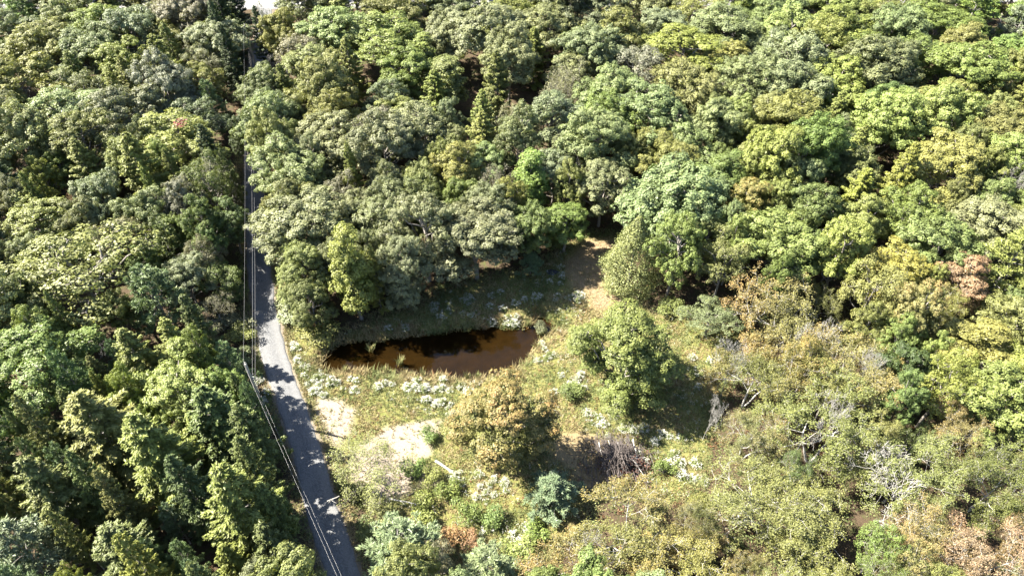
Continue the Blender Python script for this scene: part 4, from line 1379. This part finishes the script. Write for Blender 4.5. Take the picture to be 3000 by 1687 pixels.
NH = 7000
HP = np.column_stack([grng.uniform(bx0, bx1, NH), grng.uniform(by0, by1, NH)])
hp_n = vnoise(HP, 3.5, 51)
ok = (poly_sd(HP, meadow) < .8) & (poly_sd(HP, pond) > .5) & (line_d(HP, road_line[::2]) > ROAD_HW + .6) & (sand_mask(HP) < .05 + 1.2 * (grng.random(NH) < .22))
ok &= (poly_sd(HP, dry_poly) > .3) & (poly_sd(HP, bare_poly) > .2) & (hp_n + grng.random(NH) * .6 > .55)
HP = HP[ok]
hh = .15 + .85 * grng.random(len(HP)) ** 1.8
pick = grng.random(len(HP))
hc = np.where((pick < .28)[:, None], GREEN * 1.05, np.where((pick < .76)[:, None], LIME, np.where((pick < .94)[:, None], STRAW * .8, RUSTY)))
herb_mass('meadow_plants', HP, hh * 1.0, hh, hc, 30, .13, 3, 'low leafy herbs and goldenrod mixed through the meadow grass', 'ground cover')
# loose white flecks of single flower heads between the clumps
NB = 5200
BP = np.column_stack([grng.uniform(bx0, bx1, NB), grng.uniform(by0, by1, NB)])
ok = (poly_sd(BP, meadow) < .3) & (poly_sd(BP, pond) > .6) & (line_d(BP, road_line[::2]) > ROAD_HW + .5) & (sand_mask(BP) < .05)
ok &= (poly_sd(BP, dry_poly) > .3) & (poly_sd(BP, bare_poly) > .2) & (vnoise(BP, 2.4, 61) * .7 + vnoise(BP, .8, 62) * .3 > .56)
BP = BP[ok]
fleck_z = terrain(BP) + grng.uniform(.25, .6, len(BP))
FLECKS = (BP, fleck_z)
# undergrowth on the forest floor
NU = 5200
UP = np.column_stack([grng.uniform(-105, 95, NU), grng.uniform(22, 165, NU)])
UP[:1300] = np.column_stack([grng.uniform(4, 56, 1300), grng.uniform(22, 66, 1300)])
dm = poly_sd(UP, meadow)
ok = (dm > .3) & (line_d(UP, road_line[::2]) > ROAD_HW + 1.0) & (poly_sd(UP, pond) > 1)
ok &= (dm < 14) | (line_d(UP, road_line[::2]) < 12) | (grng.random(NU) < .6)
UP = UP[ok]
hu = grng.uniform(.4, 1.5, len(UP))
uc = np.array([GREEN * .8, GREEN, LIME * .8, RUSTY * .7])[grng.integers(0, 4, len(UP))]
herb_mass('undergrowth', UP, hu, hu, uc, 40, .2, 4, 'ferns and seedlings covering the forest floor', 'ground cover')

# ------------------------------------------------------------------ white flowering clumps
M_PETAL, nt, N, L = new_mat('white_petals')
p = N.new('ShaderNodeBsdfPrincipled')
nz = noise_n(nt, 30, 2, .5)
L.new(mixc(nt, ramp_n(nt, nz, .35, .7), (.30, .305, .25), (.48, .48, .45)), p.inputs['Base Color'])
p.inputs['Roughness'].default_value = .7
o = N.new('ShaderNodeOutputMaterial')
L.new(p.outputs[0], o.inputs['Surface'])
BP, fleck_z = FLECKS
idx = np.repeat(np.arange(len(BP)), 6)
Pf = np.column_stack([BP[idx], fleck_z[idx]]) + grng.normal(size=(len(idx), 3)) * np.array([.12, .12, .05])
Vf, Ff = cards(Pf, unit(grng.normal(size=(len(idx), 3)) * .4 + np.array([0, 0, 1.0])), .08, .06, grng)
fl = link('scattered_blossoms', mesh_np('scattered_blossoms', Vf, Ff, M_PETAL))
fl['kind'] = 'stuff'
tag(fl, 'tiny white flower heads scattered thinly through the meadow', 'flowers')
FLO = []
for s in range(6):
    rng = np.random.default_rng(1300 + s)
    n = 260
    D = rand_dirs(rng, n)
    D[:, 2] = np.abs(D[:, 2])
    P = D * np.array([.6, .6, .75]) * rng.uniform(.45, 1.0, n)[:, None]
    V, F = cards(P, unit(D + rng.normal(size=(n, 3)) * .5 + np.array([0, 0, .6])), .15, .07, rng, None, .1)
    fm = mesh_np('aster_foliage', V, F, M_LEAF, {'tint': ('FACE', rng.random(n)), 'tip': ('FACE', np.zeros(n))})
    heads = rand_dirs(rng, 8 + 3 * s)
    heads[:, 2] = np.abs(heads[:, 2]) + .25
    heads = unit(heads) * np.array([.62, .62, .85]) * rng.uniform(.8, 1.1, len(heads))[:, None]
    idx = np.repeat(np.arange(len(heads)), 10)
    n2 = len(idx)
    P2 = heads[idx] + rng.normal(size=(n2, 3)) * np.array([.10, .10, .05])
    V2, F2 = cards(P2, unit(rng.normal(size=(n2, 3)) * .4 + np.array([0, 0, 1.0])), .08, .06, rng)
    pm = mesh_np('aster_blossoms', V2, F2, M_PETAL)
    FLO.append((fm, pm))
fr_ = random.Random(5)
FZ = [  # centre (3000-px), spread, count, where
    (1327, 918, 60, 28, 11, 'on the shaded far bank of the pond'), (1350, 871, 55, 18, 6, 'on the shaded far bank of the pond'),
    (1540, 883, 80, 22, 10, 'on the far bank below the dry grass patch'), (1657, 832, 26, 26, 7, 'at the edge of the dry grass patch'),
    (1690, 862, 22, 18, 4, 'at the edge of the dry grass patch'), (1498, 938, 30, 14, 6, 'on the sunlit tip of the far bank'),
    (1164, 960, 30, 14, 3, 'on the shaded far bank of the pond'),
    (1288, 1127, 60, 22, 15, 'in the bright bank between pond and sand'), (1311, 1182, 24, 24, 6, 'in the bright bank between pond and sand'),
    (1265, 1170, 22, 18, 4, 'in the bright bank between pond and sand'), (1234, 1155, 20, 14, 3, 'in the bright bank between pond and sand'),
    (1113, 1135, 40, 22, 5, 'on the near bank left of the bright bank'), (997, 1100, 40, 12, 6, 'at the left end of the pond'),
    (917, 1130, 28, 38, 12, 'beside the gravel road near the sand'), (952, 1113, 18, 22, 6, 'beside the gravel road near the sand'),
    (870, 1060, 14, 24, 4, 'along the right road verge left of the pond'), (852, 1019, 14, 26, 4, 'along the right road verge left of the pond'),
    (777, 1146, 16, 36, 7, 'on the left road verge by the near pole'),
    (1588, 1001, 18, 14, 3, 'on the right shore of the pond'), (1600, 1054, 26, 14, 4, 'on the right shore of the pond'),
    (1676, 1110, 34, 26, 9, 'left of the lone maple in the meadow'), (1635, 1130, 22, 14, 3, 'left of the lone maple in the meadow'),
    (1734, 1201, 34, 26, 6, 'in the meadow above the brush pile'), (1770, 1236, 24, 18, 4, 'in the meadow above the brush pile'),
    (1822, 1253, 22, 14, 3, 'in the meadow above the brush pile'),
    (2051, 1042, 34, 20, 5, 'in the meadow right of the lone maple'), (2063, 1101, 32, 18, 7, 'in the meadow right of the lone maple'),
    (2145, 1005, 26, 28, 5, 'in the meadow right of the lone maple'),
    (1957, 1324, 70, 55, 20, 'in the patch right of the brush pile'), (2020, 1380, 40, 30, 6, 'in the patch right of the brush pile'),
    (1447, 1423, 38, 36, 12, 'left of the rounded young pine'), (1339, 1400, 24, 20, 3, 'beside the white log'),
    (1529, 1588, 40, 45, 11, 'at the bottom below the rounded young pine'), (1415, 1570, 18, 28, 4, 'at the bottom below the rounded young pine')]
FPOS = {}
for (cx, cy, sx, sy, n, where) in FZ:
    for i in range(n):
        for _ in range(20):
            px, py = cx + fr_.gauss(0, sx * .8), cy + fr_.gauss(0, sy * .8)
            x, y = at(px, py, .5)
            if poly_sd([[x, y]], pond)[0] > .3 and line_d([[x, y]], road_line)[0] > ROAD_HW + .5:
                break
        fm, pm = FLO[fr_.randrange(len(FLO))]
        root = link('flower_clump', None, None, (x, y, tz(x, y) - .03))
        s = fr_.uniform(.5, 1.2)
        root.scale = (s, s, s * fr_.uniform(.8, 1.15))
        root.rotation_euler = (0, 0, fr_.uniform(0, 6.28))
        root.empty_display_size = .2
        tag(root, 'white flowering aster clump amid others ' + where, 'flowers', 'white flowers ' + where)
        FPOS.setdefault(where, []).append((root, *proj(x, y, .4)[:2]))
        f = link('foliage', fm, root)
        f.color = (.12, .15, .05, 0)
        link('blossoms', pm, root)

for where, lst in FPOS.items():
    for word, key in (('leftmost', lambda t: t[1]), ('rightmost', lambda t: -t[1]), ('nearest', lambda t: -t[2]), ('farthest', lambda t: t[2])):
        free = [t for t in lst if 'amid others' in t[0]['label']]
        if free:
            r0 = min(lst, key=key)[0]
            if 'amid others' in r0['label']:
                r0['label'] = word + ' white aster clump ' + where

# ------------------------------------------------------------------ shrubs along the edges
SHR = [  # 2576-px position of the middle, width px, colour, label
    (745, 800, 110, 'grey-green', 'grey-green rounded shrub on the right road verge above the flowers'),
    (790, 845, 100, 'olive', 'olive shrub at the left end of the pond'),
    (1362, 815, 40, 'brown-grey', 'brownish dry shrub at the far right tip of the pond'),
    (560, 810, 90, 'brown-grey', 'brownish shrub left of the road across from the pond'),
    (600, 840, 70, 'olive', 'low olive shrub left of the road above the near pole top'),
    (585, 740, 90, 'deep green', 'dark shrub in shade on the left road edge'),
    (560, 690, 80, 'deep green', 'dark green shrub in shade left of the narrow road'),
    (610, 900, 60, 'grey-green', 'grey shrub right behind the near pole top'),
    (650, 930, 40, 'olive', 'small shrub between near pole and gravel road'),
    (1040, 1175, 70, 'bright green', 'bright green leafy shrub left of the white log'),
    (1090, 1200, 60, 'yellow-green', 'yellow-green leafy shrub below the white log'),
    (1130, 1230, 70, 'green', 'green shrub in front of the white log'),
    (1180, 1290, 80, 'deep green', 'deep green shrub in the hollow left of the rounded young pine'),
    (1240, 1300, 70, 'green', 'mid-green shrub close left of the rounded young pine'),
    (1140, 1340, 70, 'rust', 'reddish-brown shrub right of the pale bottom pine'),
    (1190, 1370, 60, 'rust', 'second reddish shrub, in the dark hollow near bottom centre'),
    (1300, 1390, 90, 'yellow-green', 'yellow-green shrub at the bottom among white flowers'),
    (1340, 1330, 70, 'bright green', 'bright shrub directly below the rounded young pine'),
    (970, 1290, 110, 'olive', 'olive shrub under the see-through tree near the road'),
    (905, 1230, 80, 'olive', 'low shrub at the foot of the see-through tree by road'),
    (1060, 1280, 90, 'yellow-green', 'yellow-green shrub right above the pale bottom pine'),
    (920, 1330, 70, 'deep green', 'dark shrub between road and pale bottom pine'),
    (1395, 610, 60, 'deep green', 'dark shrub in deep shade behind the clearing'),
    (1700, 770, 80, 'deep green', 'dark shrub in shade right of the cedar'),
    (1080, 1092, 55, 'green', 'grassy green bush at the right edge of the sand'),
    (1150, 1090, 70, 'olive', 'olive bush between sand and orange-tinged maple'),
    (1440, 980, 70, 'green', 'low green bush in the meadow below the lone maple'),
    (1760, 1260, 60, 'olive', 'olive bush at the right end of the flower patch'),
    (1660, 1170, 50, 'green', 'small bush behind the flower patch right of brush pile'),
    (640, 1000, 50, 'grey-green', 'grey-green shrub on the verge below the near pole top'),
]
for (cx, cy, w, cn, lab) in SHR:
    hero('shrub', cx, cy, w, cn, 1.2 + w * .009, lab)

# ------------------------------------------------------------------ reeds on the pond
RD = []
for s in range(2):
    rng = np.random.default_rng(1500 + s)
    V, F, C_ = [], [], []
    for i in range(46):
        a, t, l = rng.uniform(0, 6.28), rng.uniform(.05, .5), rng.uniform(.7, 1.5)
        b0 = np.array([rng.normal() * .16, rng.normal() * .16, 0])
        d = np.array([math.cos(a) * math.sin(t), math.sin(a) * math.sin(t), math.cos(t)])
        sd = np.array([-math.sin(a), math.cos(a), 0]) * .03
        m1 = b0 + d * l * .55
        e = b0 + d * l + np.array([math.cos(a), math.sin(a), -.4]) * l * .12
        k = len(V)
        V += [b0 - sd, b0 + sd, m1 + sd, m1 - sd, e + sd * .2, e - sd * .2]
        F += [(k, k + 1, k + 2, k + 3), (k + 3, k + 2, k + 4, k + 5)]
        cc = (LIME if rng.random() < .7 else STRAW) * rng.uniform(.7, 1.2)
        C_ += [(*cc, 1), (*cc, 1)]
    RD.append(mesh_np('reed_blades', np.array(V), np.array(F), M_GRASS, {'col': ('FACE', np.array(C_))}))
for i, (cx, cy, s, lab) in enumerate([
        (1172, 1062, 1.2, 'green reed tuft standing in water at the near shore of the pond'),
        (1087, 1022, 1.1, 'pale drooping reed tuft at the far shore of the pond'),
        (1370, 1104, 1.0, 'thin upright reeds left of the orange-tinged maple top'),
        (1398, 1102, .9, 'short reeds touching the orange-tinged maple top'),
        (1010, 1085, .9, 'straw reeds at the left end of the pond'),
        (1130, 1088, 1.0, 'dry reeds on the near shore left of the green tuft'),
        (1240, 1098, 1.0, 'dry reeds on the near shore right of the green tuft'),
        (1545, 950, 1.0, 'reeds at the far right inlet of the pond')]):
    x, y = at(cx, cy, -.3)
    o = link('reed_clump', RD[i % 2], None, (x, y, max(tz(x, y), Z_WATER - .25)))
    o.scale = (s, s, s)
    o.rotation_euler = (0, 0, i * 1.3)
    tag(o, lab, 'reeds', 'reeds along the pond')

# ------------------------------------------------------------------ utility poles and wires
M_POLE = bark_material('weathered_pole', (.20, .19, .175), (.33, .32, .30), 4)
M_WIRE, nt, N, L = new_mat('wire_metal')
p = N.new('ShaderNodeBsdfPrincipled')
p.inputs['Base Color'].default_value = (.24, .24, .245, 1)
p.inputs['Roughness'].default_value = .5
p.inputs['Metallic'].default_value = .3
o = N.new('ShaderNodeOutputMaterial')
L.new(p.outputs[0], o.inputs['Surface'])
M_CER = bark_material('insulator_ceramic', (.25, .24, .22), (.35, .34, .32), 9)


def ring_mesh(name, prof, mat, k=12, cap=True):
    """lathe: prof list of (r, z)"""
    V, F = [], []
    for r, z in prof:
        for i in range(k):
            a = 2 * math.pi * i / k
            V.append((r * math.cos(a), r * math.sin(a), z))
    for j in range(len(prof) - 1):
        for i in range(k):
            F.append((j * k + i, j * k + (i + 1) % k, (j + 1) * k + (i + 1) % k, (j + 1) * k + i))
    if cap:
        F.append(tuple(range(k))[::-1])
        F.append(tuple((len(prof) - 1) * k + i for i in range(k)))
    me = bpy.data.meshes.new(name)
    me.from_pydata(V, [], F)
    me.materials.append(mat)
    me.update()
    return me


POLE_H = 10.6
m_shaft = ring_mesh('pole_shaft', [(.19, -.6), (.185, 0), (.165, 4), (.14, 8), (.125, POLE_H - .03), (.09, POLE_H)], M_POLE)
m_ins = ring_mesh('insulator', [(.03, 0), (.03, .10), (.075, .12), (.075, .16), (.045, .18), (.07, .22), (.05, .28), (.02, .30)], M_CER, 10)
m_brk = mesh_np('bracket', *tubes([((0, 0, 0), (.28, 0, .02), .025, .02), ((.0, 0, -.25), (.2, 0, 0), .02, .02)], 6), M_WIRE)
m_box = ring_mesh('cable_box', [(.09, 0), (.11, .03), (.11, .5), (.08, .55)], M_WIRE, 10)
poles = [at(787, 1232), at(756, 222)]
p1 = np.array(poles[0])
poles.append(tuple(p1 + np.array([.528, -.85]) * 45))
plab = ['weathered utility pole left of the near gravel road, wires running from its top',
        'distant utility pole in the dark road gap near the top of the photo',
        'utility pole standing nearest, below the viewpoint, carrying the near wires']
POBJ = []
for (x, y), lab in zip(poles, plab):
    root = link('utility_pole', None, None, (x, y, tz(x, y)))
    root.rotation_euler = (R(-.8), R(.6), R(20))
    tag(root, lab, 'utility pole', 'utility poles along the gravel road')
    link('pole_shaft', m_shaft, root)
    link('insulator', m_ins, root, (0, 0, POLE_H))
    b_ = link('bracket', m_brk, root, (.12, 0, POLE_H - 1.9))
    link('cable_box', m_box, root, (.24, 0, POLE_H - 2.9))
    POBJ.append(root)


def wire(a, b, sag, lab, r=.006):
    n = 40
    t = np.linspace(0, 1, n + 1)
    P = a[None] * (1 - t)[:, None] + b[None] * t[:, None]
    P[:, 2] -= sag * 4 * t * (1 - t)
    V, F = tubes([(P[i], P[i + 1], r, r) for i in range(n)], 6)
    o = link('power_line', mesh_np('power_line', V, F, M_WIRE, None, True))
    tag(o, lab, 'wire', 'overhead wires along the gravel road')


def ptop(i, dx, dz):
    return np.array([poles[i][0] + dx, poles[i][1], tz(*poles[i]) + POLE_H + dz])


wire(ptop(0, -.05, .26), ptop(1, -.05, .26), .9, 'topmost pale wire from the near pole to the far pole')
wire(ptop(0, .35, -1.9), ptop(1, .35, -1.9), 1.0, 'middle wire from the near pole to the far pole', .008)
wire(ptop(0, .45, -2.7), ptop(1, .45, -2.7), 1.1, 'lowest wire from the near pole to the far pole', .008)
wire(ptop(0, -.05, .26), ptop(2, -.05, .26), .4, 'upper wire from the near pole down to the bottom edge', .006)
wire(ptop(0, .35, -1.9), ptop(2, .35, -1.9), .5, 'lower wire from the near pole down to the bottom edge', .006)
far_end = at(830, -60, 9)
wire(ptop(1, .1, .26), np.array([far_end[0], far_end[1], 11.0]), .8, 'upper wire leading right from the far pole', .006)
wire(ptop(1, .3, -2.0), np.array([far_end[0] + 2, far_end[1], 8.0]), .8, 'lower wire leading right from the far pole', .014)

# ------------------------------------------------------------------ brush pile, logs, dead stems
M_BRUSH = bark_material('brush_twigs', (.030, .024, .022), (.085, .070, .064), 10)
M_DEADLEAF = vcol_mat('dead_leaves', .1)
x, y = at(1805, 1350)
root = link('brush_pile', None, None, (x, y, tz(x, y)))
root.scale = (1.75, 1.75, 1.35)
tag(root, 'heap of cut brush and dark dead branches in the meadow', 'brush pile')
rng = np.random.default_rng(91)
segs = []
for i in range(700):
    a = rng.uniform(0, 6.28)
    r = abs(rng.normal()) * 1.1
    c = np.array([math.cos(a) * r * 1.25, math.sin(a) * r, .25 + 1.5 * math.exp(-(r / 1.2) ** 2) * rng.uniform(.5, 1)])
    d = unit(np.array([rng.normal() * .35 + .15, rng.normal() * .9, rng.normal() * .22]))
    l = rng.uniform(.5, 1.6)
    w = rng.uniform(.012, .03)
    segs.append((c - d * l * .5, c + d * l * .5, w, w * .5))
link('twigs', mesh_np('brush_twigs', *tubes(segs, 4), M_BRUSH), root)
n = 1500
a = rng.uniform(0, 6.28, n)
r = np.abs(rng.normal(size=n)) * 1.0
P = np.column_stack([np.cos(a) * r * 1.2 + .5, np.sin(a) * r - .3, .2 + 1.1 * np.exp(-(r / 1.1) ** 2) * rng.uniform(.3, 1.0, n)])
V, F = cards(P, unit(rng.normal(size=(n, 3)) + np.array([0, 0, .6])), .16, .09, rng)
cc = np.array([.085, .040, .030]) * rng.uniform(.4, 1.6, n)[:, None]
link('dead_leaves', mesh_np('dead_leaves', V, F, M_DEADLEAF, {'col': ('FACE', np.column_stack([cc, np.ones(n)]))}), root)
for i, (ax, ay, bx_, by_, z0, z1, w) in enumerate([(-.5, 1.0, .2, -1.3, 1.3, .4, .035), (.1, .8, .3, -1.4, 1.4, .3, .025), (-1.1, 1.0, -.8, -.9, 1.0, .4, .04),
                                                   (1.2, 1.3, 1.3, -.2, .9, .7, .05), (.8, -.1, 1.9, -1.6, 1.2, .2, .04), (-.4, .2, -.7, -1.5, 1.2, .15, .045)]):
    link('branch', mesh_np('branch', *tubes(bent((ax, ay, z0), (bx_, by_, z1), w, w * .6, rng, 3, .03), 6), M_PALE, None, True), root)


def log(name, pa, pb, r, mat, lab, cat, z=.0, twigs=0, seed=1):
    """pa, pb in 3000-px; lies on the ground"""
    a = np.array(at(*pa))
    b = np.array(at(*pb))
    rng = np.random.default_rng(seed)
    za, zb = tz(*a) + r * .8 + z, tz(*b) + r * .8 + z
    o = link(name, None, None, (a[0], a[1], za))
    d = np.array([b[0] - a[0], b[1] - a[1], zb - za])
    seg = bent((0, 0, 0), d, r, r * .8, rng, 4, .02)
    stem = mesh_np(name + '_stem', *tubes(seg, 10), mat, None, True)
    link('stem', stem, o)
    u = unit(d)
    m_c = mesh_np('cut_end', *tubes([(-u * .02, u * .05, r * .92, r * .92), (-u * .021, -u * .02, .001, r * .92)], 10), M_PALE)
    link('cut_end', m_c, o)
    if twigs:
        sg = []
        for i in range(twigs):
            t = rng.uniform(.3, 1)
            e = unit(d * .4 + rng.normal(size=3) * np.linalg.norm(d) * .4 + np.array([0, 0, .3]))
            sg += bent(d * t, d * t + e * rng.uniform(.4, 1.2), r * .5, .01, rng, 2, .1)
        link('twigs', mesh_np(name + '_twigs', *tubes(sg, 5), mat), o)
    return tag(o, lab, cat)


log('fallen_log', (1276, 1350), (1334, 1388), .16, M_BIRCH, 'white barkless log lying among green leaves near the sand', 'log', .12)
log('fallen_branch', (1142, 1470), (1232, 1490), .07, M_BIRCH, 'thin white branch lying below the see-through tree', 'branch', .9, 7, 2)
log('fallen_branch', (1000, 1470), (965, 1485), .05, M_BIRCH, 'pale twiggy branch hanging over the right edge of the lower road', 'branch', 1.3, 7, 3)
log('fallen_branch', (1195, 1450), (1215, 1440), .07, M_BRUSH, 'short dark piece of wood on the sand behind the white branch', 'branch', .05, 0, 4)

# low dark mound in the shade
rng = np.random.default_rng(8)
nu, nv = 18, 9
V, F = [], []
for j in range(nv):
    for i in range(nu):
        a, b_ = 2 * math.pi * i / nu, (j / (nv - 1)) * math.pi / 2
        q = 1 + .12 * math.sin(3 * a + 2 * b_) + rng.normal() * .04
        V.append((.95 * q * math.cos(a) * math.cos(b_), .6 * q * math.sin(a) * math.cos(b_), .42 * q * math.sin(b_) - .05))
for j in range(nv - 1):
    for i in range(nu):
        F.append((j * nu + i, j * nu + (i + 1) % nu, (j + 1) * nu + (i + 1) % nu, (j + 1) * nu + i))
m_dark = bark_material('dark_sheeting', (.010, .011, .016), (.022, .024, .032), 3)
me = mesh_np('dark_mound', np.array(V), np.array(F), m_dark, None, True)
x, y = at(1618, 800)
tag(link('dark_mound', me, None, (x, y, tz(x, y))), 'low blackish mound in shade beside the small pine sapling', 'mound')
